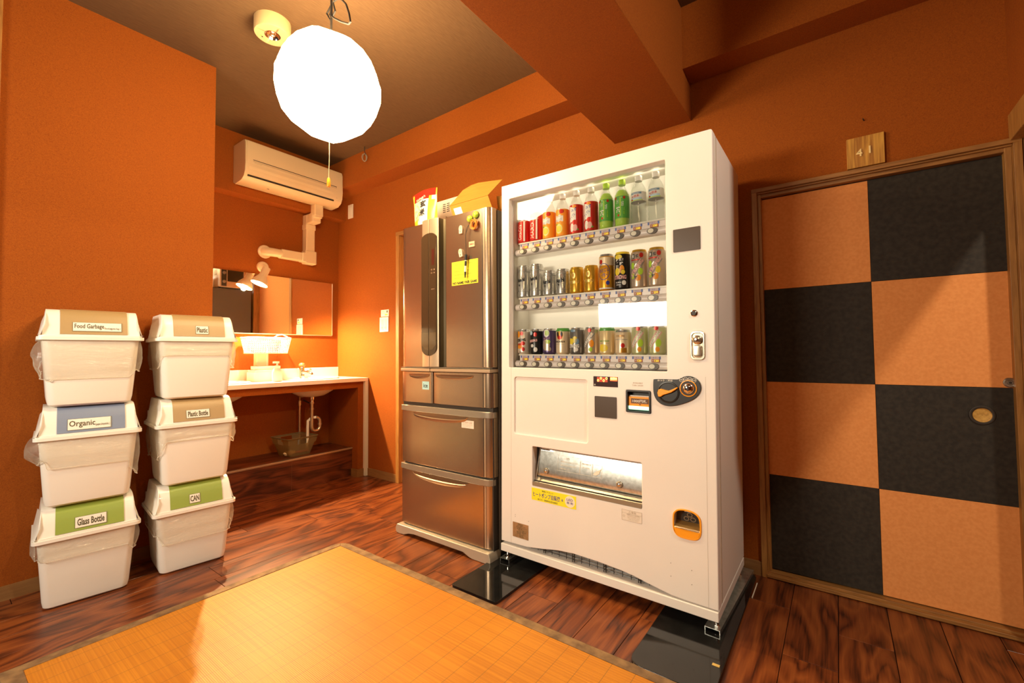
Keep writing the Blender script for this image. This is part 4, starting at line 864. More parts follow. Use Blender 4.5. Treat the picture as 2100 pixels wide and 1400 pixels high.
m = MB(); m.tube([(.0015, 0, -.004), (-.003, 0, -.068)], .0058, BLACKP, 12); m.tube([(-.003, 0, -.068), (-.0038, 0, -.080), (-.0045, 0, -.094)], [.0052, .004, .0022], BLACKP, 10); m.build('pen_barrel', pn_)
m = MB(); m.tube([(-.0005, 0, -.034), (-.0028, 0, -.064)], .0061, CREAM, 12); m.tube([(.0014, 0, -.005), (.0012, 0, -.009)], .0062, CREAM, 12); m.build('pen_label', pn_)

# -------------------------------------------------- on top of the fridge
bag = thing('cereal_bag', 'red and yellow cereal bag standing on top of the fridge', 'bag', (-1.882, 1.732, TOPZ+.001), (math.radians(3), 0, math.radians(-3)))
BR_ = mat('bag_red', (.80, .02, .01), .3, coat=.3); BY_ = grain('bag_yellow', (.88, .58, .02), (.92, .66, .05), (1, 1, 1), 20, 3, .3, .1, coat=.3); BF_ = grain('bag_flakes', (.86, .60, .22), (.88, .78, .60), (1, 1, 1), 60, 3, .35, .15, coat=.3); BW_ = mat('bag_white', (.88, .82, .70), .35, coat=.3)
def bagf(sgn):
    def f(u, v):
        wd = .094+.016*v**2; x = (-1+2*u)*wd+.006*math.sin(v*5)*(u-.5); z = v*.205+.012*math.sin(PI*u+.3)*v-.010*(1-u)*v
        th = .034*(1-v**3)*math.sin(PI*u)**.6*(1-.3*v)+.003*math.sin(9*u+4*v)*math.sin(PI*u); return (x, sgn*th, z)
    return f
def bagm(u, v):
    if u < .06 or u > .955: return BY_
    if v > .80 or (v > .72 and u < .72): return BR_
    if v > .70 and u > .82: return BW_
    if .40 < u < .74 and v < .72: return BW_
    if u > .74 or v < .18 and u < .3: return BY_
    return BF_
m = MB(); m.grid(bagf(-1), 30, 26, BY_, True, bagm); m.grid(bagf(1), 20, 16, BY_, True, lambda u, v: BR_ if v > .6 else BY_); m.build('bag_body', bag, weld=False, fixn=False)
def bwarp(p):
    u = min(max(.5+p.x/.21, 0), 1); v = min(max(p.z/.205, 0), 1); q = bagf(-1)(u, v); return Vector((p.x, q[1]-.0045, p.z))
t = MB(); text(t, "Kellogg's", -.018, .163, .082, .021, BW_, 0, .17, bwarp, .008); text(t, '玄', .008, .128, .052, .040, INK, 0, .05, bwarp, .03); text(t, '米', .004, .080, .050, .042, INK, 0, .0, bwarp, .03)
for i in range(7): text(t, '●', random.uniform(-.05, -.02), random.uniform(.02, .10), .007, .006, mat('bag_speck', (.50, .22, .06), .5), 0, 0, bwarp)
t.build('bag_print', bag, weld=False, fixn=False)
# cardboard box: open, a large flap tilted up
bx = thing('cardboard_box', 'open crushed cardboard box with one flap raised on top of the fridge', 'box', (-1.538, 1.748, TOPZ+.001))
W2, D2, H2 = .137, .10, .090; T2 = .0035; SH = .40
def shear(m): m.v = [(v[0]-SH*v[2]+.0, v[1], v[2]) for v in m.v]; return m
shear(MB().box(-W2, W2, 0, T2, 0, H2, CARD)).build('box_front', bx)
m = MB(); m.box(-W2, W2, 2*D2-T2, 2*D2, 0, H2, CARD); m.box(-W2, -W2+T2, T2, 2*D2-T2, 0, H2, CARD); m.box(W2-T2, W2, .06, 2*D2-T2, 0, H2*.4, CARD); m.box(-W2, W2, 0, 2*D2, 0, .003, CARD); shear(m).build('box_sides', bx)
def flapp(p, name='box_flap'):
    a = Vector(p[0]); n = (Vector(p[1])-a).cross(Vector(p[-1])-a).normalized()*T2*.7; k_ = len(p)
    m = MB(); m.add(list(p)+[tuple(Vector(q)+n) for q in p], [tuple(range(k_)), tuple(range(k_, 2*k_))[::-1]]+[(i, (i+1) % k_, (i+1) % k_+k_, i+k_) for i in range(k_)], CARD); m.build(name, bx)
tl, tr_ = -W2-SH*H2, W2-SH*H2
flapp([(tl, 0, H2), (tr_, 0, H2), (.152, .058, H2+.088), (.085, .060, H2+.098), (-.018, .062, H2+.112), (-.065, .058, H2+.108), (-.120, .052, H2+.092), (-.150, .03, H2+.045)])
flapp([(.098, .075, .108), (.172, .075, .098), (.172, .075, .022), (.108, .075, .036)])
flapp([(tl, 2*D2, H2), (tr_, 2*D2, H2), (tr_-.01, 2*D2+.02, H2-.05), (tl+.01, 2*D2+.02, H2-.05)])
shear(MB().box(-.116, -.062, -.001, 0, .012, .070, PAPER)).build('shipping_label', bx)
# toaster oven behind, its door facing the washbasin corner
ov = thing('toaster_oven', 'cream toaster oven behind the cereal bag on top of the fridge', 'toaster oven', (-2.012, 1.945, TOPZ+.001))
B(0, .25, -.015, .235, .012, .225, CREAM).build('oven_body', ov, bevel=.006)
for x, y in ((.02, .0), (.02, .21), (.20, .0), (.20, .21)): MB().lathe([(.01, 0), (.01, .014)], GUN, (x, y, 0), 10).build('oven_foot', ov)
B(-.006, .002, -.010, .230, .016, .222, mat('oven_fascia', (.66, .52, .38), .35, .5)).build('oven_front', ov, bevel=.002)
B(-.009, -.004, .062, .222, .075, .205, mat('oven_glass', (.03, .02, .015), .08)).build('oven_window', ov, bevel=.001, seg=1)
B(-.0085, -.004, .004, .054, .022, .216, GUN).build('control_panel', ov)
for z in (.07, .165): MB().lathe([(.016, -.009), (.0155, -.020), (.010, -.022), (.001, -.022)], CHAMPG, (0, .029, z), 18, 'x').build('oven_knob', ov)
MB().tube([(-.012, .075, .210), (-.026, .078, .212), (-.026, .208, .212), (-.012, .211, .210)], .004, CHROME, 8).build('oven_handle', ov)
sl_ = MB()
for c in range(2):
    for r in range(5): sl_.box(.065+c*.034, .088+c*.034, -.0158, -.012, .145+r*.012, .1495+r*.012, GUN)
sl_.build('vent_slots', ov)

# -------------------------------------------------- stacking rubbish bins
def rr3(hx, hy, r, n=4):
    """rounded rectangle centred on the origin: list of (x, y)"""
    return rrect(-hx, hx, -hy, hy, r, n)
PANC = {'tan': mat('panel_tan', (.40, .27, .12), .45), 'blue': mat('panel_blue', (.20, .25, .37), .45), 'green': mat('panel_green', (.27, .36, .055), .45)}
def lidz(x):
    """front profile of the lid hump: x is the distance in front of the bin axis, returns height"""
    return None
def make_bin(label, loc, rz, colour, words, sub=None, seed=0, bagdrop=.12, bulge=.02, lw=.1, lh=.03, lx=0.):
    rnd = random.Random(seed)
    t = thing('rubbish_bin', label, 'bin', loc, (0, 0, rz), 'stacking rubbish bins by the left wall')
    m = MB(); secs = [(.112, .118, .0), (.122, .129, .008), (.126, .133, .03), (.139, .150, .262), (.140, .151, .275)]
    rings = [[(x, y, z) for x, y in rr3(hx, hy, .026 if z > 0 else .02, 5)] for hx, hy, z in secs]; n = len(rings[0])
    vs = [p for r_ in rings for p in r_]; fs = [(j*n+i, j*n+(i+1) % n, (j+1)*n+(i+1) % n, (j+1)*n+i) for j in range(len(rings)-1) for i in range(n)]
    fs.append(tuple(range(n))[::-1]); m.add(vs, fs, IVORY, True); m.build('bin_body', t)
    # lid: rim band plus a hump with a rounded front shoulder; profile along x (forward = +x)
    l = MB()
    for hx, hy, z0_, z1_, r_ in ((.152, .166, .272, .286, .020), (.147, .160, .286, .293, .02)):
        o = rr3(hx, hy, r_, 5); l.prism([(x, y) for x, y in o], z0_, z1_, IVORY, 'xy', smooth=True)
    hump = [(-.138, .293), (.142, .293)]
    P = [(.142, .293), (.136, .315), (.128, .345), (.118, .370), (.104, .388), (.086, .398), (.060, .4015), (-.118, .4015), (-.130, .394), (-.136, .378), (-.141, .293)]
    def hw(z): return .151-.010*min(1, (z-.293)/.1)
    N_ = len(P); vs = []
    for (x, z) in P: vs += [(x, -hw(z), z), (x, hw(z), z)]
    l.add(vs, [(2*i, 2*i+1, 2*i+3, 2*i+2) for i in range(N_-1)], IVORY, True)
    # scooped flanks: shoulder drops towards the back on both sides
    for sg in (-1, 1):
        k_ = [(x, sg*hw(z), z) for x, z in P]; l.add(k_, [tuple(range(N_))], IVORY)
        l.add([(x, sg*y, z) for x, y, z in ((.150, .155, .293), (.140, .142, .335), (.122, .140, .37), (.100, .139, .392))]+[(x, sg*y, z) for x, y, z in ((.150, .164, .293), (.12, .161, .293), (-.1, .161, .293), (-.1, .15, .36))], [(0, 4, 5, 1), (1, 5, 2), (2, 5, 6, 3), (3, 6, 7)], IVORY, True)
    l.box(-.150, -.118, -.150, .150, .286, .335, IVORY)
    lid = l.build('lid', t, weld=True, bevel=.004, seg=2)
    # coloured flap wrapped over the front shoulder
    c = MB(); Q = [(.1445, .297), (.1385, .316), (.1305, .3465), (.1205, .372), (.106, .3905), (.087, .4005), (.066, .4036), (.066, .3990), (.086, .396)]
    vs = []
    for (x, z) in Q[:7]: vs += [(x, -.100, z), (x, .108, z)]
    c.add(vs, [(2*i, 2*i+1, 2*i+3, 2*i+2) for i in range(6)], PANC[colour], True)
    for sg in (-.100, .108): c.add([(x, sg, z) for x, z in Q[:7]]+[(x-.006, sg, z-.002) for x, z in Q[:7][::-1]], [tuple(range(14))], PANC[colour])
    c.add([(.1445, -.1, .297), (.1445, .108, .297), (.136, .108, .294), (.136, -.1, .294)], [(0, 1, 2, 3)], PANC[colour]); flp = c.build('lid_flap', t)
    # paper label on the slanted front: frame along +y, up the slope, facing outwards
    a0 = Vector((.1385, 0, .316)); a1 = Vector((.1290, 0, .350)); up = (a1-a0).normalized(); ny = Vector((0, 1, 0)); nn = ny.cross(up)
    lh *= 1.22; org = a0+(a1-a0)*.34+Vector((0, lx, 0)); Fm = Matrix(((ny.x, up.x, nn.x, org.x), (ny.y, up.y, nn.y, org.y), (ny.z, up.z, nn.z, org.z), (0, 0, 0, 1)))
    p = MB(); q = [(-lw/2, -lh/2), (lw/2, -lh/2), (lw/2, lh/2), (-lw/2, lh/2)]; tp = [(-lw/2-.002, -lh/2-.002), (lw/2+.003, -lh/2-.003), (lw/2+.003, lh/2+.002), (-lw/2-.002, lh/2+.002)]
    p.add([tuple(Fm @ Vector((a, b_, .0022))) for a, b_ in tp], [(0, 1, 2, 3)], mat('tape_clear', tuple(x*.8+.02 for x in (.35, .30, .16)), .25, alpha=.55))
    p.add([tuple(Fm @ Vector((a, b_, .0028))) for a, b_ in q], [(0, 1, 2, 3)], PAPER)
    if sub:
        text(p, words, -lw*.17, 0, lw*.60, lh*.70, OLIVE, .0036, frame=Fm, bold=.012); text(p, sub, lw*.31, -lh*.18, lw*.34, lh*.30, OLIVE, .0032, frame=Fm)
    else: text(p, words, 0, 0, lw*.88, lh*.68, OLIVE, .0032, frame=Fm, bold=.03)
    p.build('paper_label', t, weld=False, fixn=False)
    # clear bag skirt hanging out below the lid
    if bagdrop:
        s_ = MB(); nseg = 120; nh = 10; base = rr3(.1405, .1515, .03, 30); L_ = len(base); ph = [rnd.uniform(0, 6.28) for _ in range(8)]
        def bf(u, v):
            i = u*L_; k = int(i) % L_; f_ = i-int(i); x = base[k][0]*(1-f_)+base[(k+1) % L_][0]*f_; y = base[k][1]*(1-f_)+base[(k+1) % L_][1]*f_
            a = 2*PI*u
            drop = bagdrop*(1+.28*math.sin(a+ph[0])+.16*math.sin(2*a+ph[1])+.05*math.sin(5*a+ph[2]))
            z = .273-v*drop; taper = -.011*(.273-z)/.1*.5
            left = max(0, -y/.15)**2; right = max(0, y/.15)**3
            out = .0035+taper*.35+(bulge*left+.009*right)*1.25*math.sin(PI*min(v*1.02, 1))**.75-.004*v+.0030*math.sin(9*a+14*v+ph[3])*v+.0016*math.sin(23*a-20*v+ph[4])*v+.003*math.sin(3*a+5*v+ph[5])*v
            if v > .93: out += .0025
            r_ = math.hypot(x, y); nx, ny_ = (x/.14)**3, (y/.15)**3; q_ = math.hypot(nx, ny_) or 1
            return (x+nx/q_*out, y+ny_/q_*out, z)
        s_.grid(bf, nseg*2, nh, FILM); s_.tube([bf(i/120, 1.) for i in range(120)], .0016, HEM, 5, closed=True); s_.build('bin_bag', t, fixn=True)
    return t
rzL, rzR = math.radians(-6.8), math.radians(-6.1)
def binpos(cx, cy, k, dx=0, dy=0): return (cx+dx, cy+dy, .0005+.4035*k)
LC = (-2.678, .478); RC = (-2.645, .846)
make_bin('green-flapped bin labelled Glass Bottle, bottom of the left stack', binpos(*LC, 0), rzL, 'green', 'Glass Bottle', None, 1, .075, .012, .094, .034, .004)
make_bin('blue-flapped bin labelled Organic, middle of the left stack', binpos(*LC, 1, .004, -.003), rzL-.01, 'blue', 'Organic', '(paper,chopsticks..)', 2, .135, .030, .130, .036, -.004)
make_bin('tan-flapped bin labelled Food Garbage, top of the left stack', binpos(*LC, 2, .002, -.004), rzL+.01, 'tan', 'Food Garbage', '(food,egg,tea bag..)', 3, .125, .022, .150, .030, .012)
make_bin('green-flapped bin labelled CAN, bottom of the right stack', binpos(*RC, 0), rzR, 'green', 'CAN', None, 4, .095, .006, .040, .032, -.006)
make_bin('tan-flapped bin labelled Plastic Bottle, middle of the right stack', binpos(*RC, 1, .003, .002), rzR+.012, 'tan', 'Plastic Bottle', None, 5, .110, .006, .092, .030, -.003)
make_bin('tan-flapped bin labelled Plastic, top of the right stack', binpos(*RC, 2, .004, .0), rzR-.008, 'tan', 'Plastic', None, 6, .115, .005, .050, .032, .012)

# -------------------------------------------------- bamboo floor mat
rg = thing('bamboo_rug', 'golden bamboo floor mat with brown fabric binding', 'rug', (-2.175, .19, 0))
RX, RY = 2.75, 1.21
MB().prism(rrect(.036, RX-.03, .045, RY-.036, .01, 2), .0, .007, BAMBOO, 'xy').build('bamboo_field', rg)
def strip(poly): MB().prism(poly, 0, .0095, RUGB, 'xy').build('fabric_binding', rg, bevel=.002)
c_ = .05
strip([(0, c_), (0, RY-c_), (.012, RY-.022), (.040, RY-.040), (.040, .05), (.0, .0)][::-1])
strip([(.012, RY-.022), (.030, RY-.008), (c_+.01, RY), (RX, RY), (RX-.04, RY-.040), (.040, RY-.040)][::-1])
strip([(RX, RY), (RX, 0), (RX-.04, .05), (RX-.04, RY-.04)][::-1]); strip([(0, 0), (.04, .05), (RX-.04, .05), (RX, 0)][::-1])

# -------------------------------------------------- paper lantern
LP = Vector((-1.697, 1.018, 2.134)); LR = .209
ln = thing('paper_lantern', 'glowing white paper lantern hanging from a dark cord', 'lamp', tuple(LP))
EM = mat('lantern_paper', (.9, .85, .75), .8, emit=(1, .76, .42), estr=LANTERN)
m = MB(); nu_, nv_ = 13, 9
def lf(u, v):
    th = PI*(.055+.89*v); a = 2*PI*u; r_ = LR*(1.012+.014*math.sin(5*a+3*v)+.012*math.sin(3*a-7*v)); return (r_*math.sin(th)*math.cos(a), r_*math.sin(th)*math.sin(a), r_*math.cos(th))
m.grid(lf, nu_, nv_, EM, True); m.build('paper_shade', ln)
m = MB()
for j in range(1, 9): th = PI*(.055+.89*j/9); m.tube([(LR*.985*math.sin(th)*math.cos(a), LR*.985*math.sin(th)*math.sin(a), LR*.985*math.cos(th)) for a in [2*PI*i/36 for i in range(36)]], .0012, CREAM, 5, closed=True)
m.tube([(0, 0, LR), (0, 0, LR*.6)], .012, CREAM, 8); m.build('wire_ribs', ln)
m = MB(); m.tube([(.012, 0, ZC-LP.z), (.010, 0, .42), (.013, .0, .345), (.011, 0, .18)], .0048, BLACKC, 8)
lp_ = [(.010, 0, .350), (-.012, -.006, .322), (.0, .004, .292), (.034, .004, .318), (.030, -.004, .352), (.052, 0, .358), (.085, 0, .342), (.118, 0, .305), (.140, 0, .255), (.150, 0, .214), (.138, 0, .212), (.085, 0, .246), (.040, 0, .280), (.002, 0, .312), (.014, 0, .338)]
m.tube(lp_, .0040, BLACKC, 8)
m.build('power_cord', ln)
m = MB(); m.tube([(.003, 0, -LR+.02), (.004, 0, -.30), (.0, 0, -.388)], .0013, mat('pull_string', (.55, .42, .25), .8), 6); m.build('pull_string', ln)
MB().lathe([(.004, -.385), (.0065, -.392), (.0085, -.418), (.006, -.424), (.001, -.424)], ORANGEP, (0, 0, 0), 14).build('pull_toggle', ln)

# -------------------------------------------------- ceiling: emergency light and a coiled cable
el = thing('emergency_light', 'round cream emergency downlight on the ceiling left of the lantern', 'ceiling light', (-2.215, 1.025, ZC))
m = MB(); m.lathe([(.082, 0), (.082, -.062), (.079, -.068), (.036, -.068)], mat('yellowed_plastic', (.56, .40, .19), .5), n=40, cap=False); m.lathe([(.036, -.068), (.030, -.058), (.018, -.050), (.001, -.050)], CHROME, n=28, cap=False); m.build('lamp_housing', el)
m = MB(); m.lathe([(.012, -.050), (.010, -.066), (.001, -.068)], CHROME, (-.008, .004, 0), 14, cap=False); m.lathe([(.012, -.050), (.010, -.064), (.001, -.066)], CHROME, (.014, -.006, 0), 14, cap=False); m.build('bulb_reflector', el)
m = MB(); m.lathe([(.003, -.068), (.003, -.0705), (.001, -.0705)], mat('led_green', (.2, .5, .1), .4), (-.042, -.035, 0), 8); m.lathe([(.0035, -.068), (.0035, -.0700), (.001, -.070)], GUN, (-.046, -.028, 0), 8); m.build('test_button', el)
m = MB(); M_ = Matrix(((.7, .7, 0, .045), (.7, -.7, 0, -.01), (0, 0, -1, -.0684), (0, 0, 0, 1))); text(m, '点検', 0, .006, .016, .007, mat('grey_print'), 0, frame=M_); text(m, '非常灯', 0, -.006, .024, .005, mat('grey_print'), 0, frame=M_); m.build('rating_print', el)
cc = thing('cable_coil', 'small coil of grey cable hanging from a ceiling hook beside the beam', 'cable', (-2.985, 2.095, ZC), (0, 0, math.radians(52)))
m = MB(); m.tube([(0, 0, 0), (0, 0, -.045), (.010, 0, -.058), (.0, 0, -.066)], .0028, GUN, 6); m.build('ceiling_hook', cc)
m = MB()
pts = [((.026-.0008*i/6)*math.cos(2*PI*i/16)*.8, .004*math.sin(i*.7)+i*.0001, -.088+(.030+.001*math.sin(i))*math.sin(2*PI*i/16)) for i in range(84)]; m.tube(pts, .0026, mat('cable_grey', (.28, .22, .15), .6), 6); m.build('coiled_cable', cc)

# -------------------------------------------------- air conditioner, duct, wall lamp
ac = thing('air_conditioner', 'cream wall-mounted air conditioner above the washbasins', 'air conditioner', (-3.545, 1.372, 2.262))
AW = .765
prof = [(0, .015), (.03, .0), (.135, .006), (.178, .028), (.196, .062), (.203, .12), (.200, .262), (.190, .285), (.165, .292), (0, .292)]
ACM = mat('ac_cream', (.76, .60, .38), .35, coat=.1)
m = MB(); m.prism([(x, z) for x, z in prof], 0, AW, ACM, 'xz')
m.v = [(v[0], v[1], v[2]) for v in m.v]; m.build('ac_body', ac, bevel=.006, seg=3)
m = MB(); pf = [(.203, .118), (.2055, .130), (.2045, .262), (.198, .282), (.190, .284), (.190, .118)]
m.prism(pf, .010, AW-.010, ACM, 'xz'); m.build('front_panel', ac, bevel=.002)
B(.2035, .2066, .05, AW-.06, .1455, .1500, GUN).build('intake_slot', ac); B(.2035, .2064, .05, AW-.06, .136, .1385, mat('slot_soft', (.35, .26, .16), .5)).build('panel_groove', ac)
m = MB(); m.grid(lambda u, v: (.2045-.030*v**2-.004*math.sin(PI*v), .025+(AW-.105)*u, .098-.058*v), 8, 8, ACM); m.build('louvre', ac)
B(.158, .1865, .022, AW-.075, .029, .0405, GUN).build('outlet_gap', ac)
m = MB(); m.add([(.197, AW-.072, .070), (.197, AW-.016, .070), (.181, AW-.016, .034), (.181, AW-.072, .034)], [(0, 1, 2, 3)], mat('ac_window', (.74, .60, .42), .25)); t_ = Vector((.190, 0, .052)); up = Vector((.016, 0, .036)).normalized(); ny = Vector((0, 1, 0)); nn = ny.cross(up)
Fm = Matrix(((ny.x, up.x, nn.x, t_.x), (ny.y, up.y, nn.y, t_.y+AW-.044), (ny.z, up.z, nn.z, t_.z), (0, 0, 0, 1))); text(m, '運転', -.01, .008, .014, .007, mat('grey_print'), .002, frame=Fm); text(m, '⊙ ◇', .006, -.008, .026, .007, mat('grey_print'), .002, frame=Fm); m.build('indicator_panel', ac, weld=False, fixn=False)
m = MB(); text(m, 'inverter', .085, .128, .05, .006, mat('grey_print'), .2058, frame='yz'); text(m, 'air purify', .078, .158, .034, .004, mat('grey_print'), .2058, frame='yz'); m.build('model_print', ac)
m = MB(); m.lathe([(.012, -.001), (.010, -.004), (.001, -.004)], GUN, (.10, .20, .008), 12); m.build('drain_plug', ac)
dc = thing('pipe_cover', 'cream pipe duct running from the air conditioner down to the wall', 'pipe cover', (XA, 2.0, 1.85))
def dx_(x0, x1, y0, y1, z0, z1, nm, bv=.006): return B(x0-XA, x1-XA, y0-2.0, y1-2.0, z0-1.85, z1-1.85, ACM).build(nm, dc, bevel=bv, seg=3)
dx_(-3.545, -3.470, 1.962, 2.038, 2.17, 2.278, 'duct_box', .010); dx_(-3.545, -3.474, 1.966, 2.034, 2.155, 2.21, 'duct_neck', .012)
dx_(-3.62, -3.50, 1.960, 2.036, 2.120, 2.205, 'duct_elbow', .012); dx_(XA, -3.595, 1.958, 2.034, 1.84, 2.20, 'vertical_duct'); dx_(XA, -3.590, 1.953, 2.039, 2.075, 2.12, 'joint_sleeve')
dx_(XA, -3.590, 1.950, 2.050, 1.782, 1.895, 'corner_duct', .008); dx_(XA, -3.596, 1.755, 1.955, 1.798, 1.868, 'horizontal_duct'); dx_(XA, -3.590, 1.925, 1.958, 1.794, 1.872, 'joint_sleeve')
m = MB(); m.tube([(.035, -.235, -.017), (.034, -.30, -.017), (.026, -.335, -.017), (.010, -.352, -.017), (.0, -.356, -.017)], [.033, .034, .035, .036, .036], ACM, 20); m.build('curved_end', dc)
m = MB(); m.lathe([(.052, 0), (.052, .008), (.045, .014), (.03, .016)], ACM, (0, -.350, -.017), 28, 'x'); m.build('wall_flange', dc)
wl = thing('wall_lamp', 'small cream spot lamp with a bare lit bulb above the mirror', 'lamp', (XA, 1.636, 1.708))
m = MB(); m.lathe([(.044, 0), (.044, .010), (.038, .018), (.020, .020), (.014, .030), (.001, .030)], ACM, (0, 0, 0), 28, 'x', cap=False); m.build('wall_plate', wl)
m = MB(); m.tube([(.028, 0, 0), (.075, -.014, -.022), (.128, -.036, -.052)], .010, ACM, 12); m.build('lamp_arm', wl)
axd = Vector((-.02, -.38, -.92)).normalized(); ao = Vector((.135, -.042, -.058)); q_ = axd.to_track_quat('Z', 'Y').to_matrix().to_4x4(); SM = Matrix.Translation(ao) @ q_
m = MB(); m.lathe([(.001, -.035), (.026, -.035), (.028, -.030), (.028, .035), (.034, .045), (.052, .075), (.060, .105), (.058, .105), (.050, .078), (.032, .048), (.020, .04)], ACM, n=28, cap=False)
m.v = [tuple(SM @ Vector(v)) for v in m.v]; m.build('lamp_shade', wl)
BULB = mat('bulb_glow', (1, .9, .7), .3, emit=(1, .80, .50), estr=200)
m = MB(); m.lathe([(.012, .04), (.016, .055), (.023, .072), (.024, .085), (.018, .097), (.001, .101)], BULB, n=20, cap=False); m.v = [tuple(SM @ Vector(v)) for v in m.v]; m.build('light_bulb', wl)

# -------------------------------------------------- mirror, counter, basins
mr = thing('wall_mirror', 'frameless rectangular mirror on the wall over the washbasins', 'mirror', (XA, 1.20, 1.183))
m = MB(); m.prism([(a, b_) for a, b_ in rrect(0, 1.032, 0, .465, .008, 3)], .0, .006, MIRROR, 'yz'); m.build('mirror_glass', mr)
m = MB(); m.box(.0, .009, 0, 1.032, -.006, 0, CHAMP); m.box(0, .009, 1.032, 1.036, 0, .465, CHAMP); m.build('mirror_edge', mr)
ct = thing('wash_counter', 'cream vanity counter with two inset basins and orange papered front', 'counter', (XA, 1.0, 0))
def cbx(x0, x1, y0, y1, z0, z1, m, nm, **k): return B(x0-XA, x1-XA, y0-1.0, y1-1.0, z0, z1, m).build(nm, ct, **k)
CT = mat('counter_laminate', (.84, .80, .70), .3, coat=.2)
def cplate():
    outs = [rrect(.003, -3.197-XA, .003, 1.29, .004, 2)]
    for cy in (.235, .93): outs.append([(a, b_) for a, b_ in ell(.222, cy, .150, .205, 28)][::-1])
    cu = plate(outs, -.817, -.786, CT, .003); cu.v = [(v[0], v[2], -v[1]) for v in cu.v]; return cu
cplate().build('countertop', ct)
cbx(XA+.003, -3.642, 1.003, 2.292, .817, .900, CT, 'backsplash', bevel=.003)
cbx(-3.245, -3.228, 1.003, 2.212, .735, .786, WALL, 'apron'); cbx(XA+.003, -3.228, 2.210, 2.262, 0, .786, WALL, 'side_panel')
cbx(-3.30, -3.2, 2.262, 2.292, 0, .786, CREAM, 'end_strip', bevel=.002)
for cy, lab, wy in ((1.235, 'oval white washbasin half hidden by the bins', 0), (1.93, 'oval white washbasin under the chrome tap', 1)):
    bs = thing('washbasin', lab, 'basin', (-3.438, cy, .817), group='washbasins in the counter')
    m = MB(); m.lathe([(.148, .006), (.158, .010), (.164, .006), (.160, .0)], PORC, (0, 0, 0), 40, sy=1.35, cap=False); m.build('basin_rim', bs)
    m = MB(); m.lathe([(.148, .006), (.140, -.03), (.118, -.09), (.07, -.128), (.020, -.138), (.020, -.146), (.075, -.136), (.125, -.098), (.146, -.034), (.150, -.002)], PORC, (0, 0, 0), 40, sy=1.35, cap=False); m.build('basin_bowl', bs)
    m = MB(); m.lathe([(.020, -.139), (.001, -.137)], CHROME, (0, 0, 0), 16, cap=False); m.lathe([(.022, -.146), (.022, -.165), (.016, -.17), (.016, -.19)], CHROME, (0, 0, 0), 16); m.build('basin_drain', bs)
pt = thing('drain_pipe', 'chrome trap pipe under the right washbasin', 'pipe', (-3.438, 1.93, .63))
CHD = mat('chrome_dull', (.62, .55, .42), .3, .9)
m = MB(); m.tube([(0, -.0, .0), (0, 0, -.20)], .013, CHD, 12); m.tube([(0, 0, -.05), (0, 0, -.06)], .018, CHD, 12); m.tube([(0, 0, -.0), (0, 0, -.012)], .019, CHD, 12); m.build('tail_pipe', pt)
m = MB(); m.tube([(0, 0, -.19)]+[(0, .034*(1-math.cos(a)), -.20-.034*math.sin(a)) for a in [PI*i/10 for i in range(11)]]+[(0, .068, -.165)]+[(0, .034*(1+math.cos(a)), -.16+.034*math.sin(a)) for a in [PI*i/10 for i in range(1, 6)]], .013, CHD, 12); m.tube([(0, .068, -.175), (0, .068, -.19)], .018, CHD, 12); m.build('trap_bend', pt)
m = MB(); m.tube([(0, .034, -.126), (-.01, .0, -.128), (-.02, -.022, -.15), (-.02, -.024, -.20), (-.02, -.024, -.394)], .011, CREAM, 12); m.lathe([(.020, -.390), (.020, -.394)], CHD, (-.02, -.024, 0), 16); m.build('waste_pipe', pt)
sp_ = thing('supply_pipe', 'upright water supply pipe with valves behind the basin trap', 'pipe', (-3.60, 1.915, .236))
m = MB(); m.tube([(0, 0, 0), (0, 0, .40)], .010, CHD, 10); m.build('riser', sp_)
m = MB(); m.tube([(0, 0, .36), (0, 0, .40)], .015, CHD, 10); m.tube([(0, -.004, .43), (.0, .03, .435)], .012, CHD, 8); m.tube([(0, 0, .40), (0, 0, .50)], .008, CHD, 8); m.lathe([(.018, .0), (.018, .016)], RED_, (0, .035, .44), 10); m.tube([(0, .03, .40), (.04, .07, .37), (.05, .07, .33)], .006, GUN, 6); m.build('stop_valve', sp_)
fc = thing('basin_tap', 'chrome single-lever tap with a red cap on the counter', 'tap', (-3.60, 1.93, .8175))
m = MB(); m.lathe([(.026, 0), (.026, .008), (.021, .012), (.021, .085), (.018, .095), (.001, .098)], CHROME, (0, 0, 0), 20, cap=False); m.build('tap_body', fc)
m = MB(); m.tube([(.0, .0, .045), (.06, .012, .055), (.115, .022, .040), (.122, .024, .028)], [.014, .013, .011, .010], CHROME, 12); m.build('spout', fc)
m = MB(); m.tube([(0, .01, .055), (.02, .055, .072)], .006, CHROME, 8); m.lathe([(.001, .060), (.010, .062), (.011, .076), (.001, .080)], CHROME, (.022, .060, .0), 12); m.build('plug_lever', fc)
m = MB(); m.lathe([(.001, .128), (.016, .126), (.024, .116), (.026, .106), (.022, .098), (.001, .097)], mat('tap_red', (.62, .16, .06), .35), (0, .002, 0), 18); m.build('tap_handle', fc)
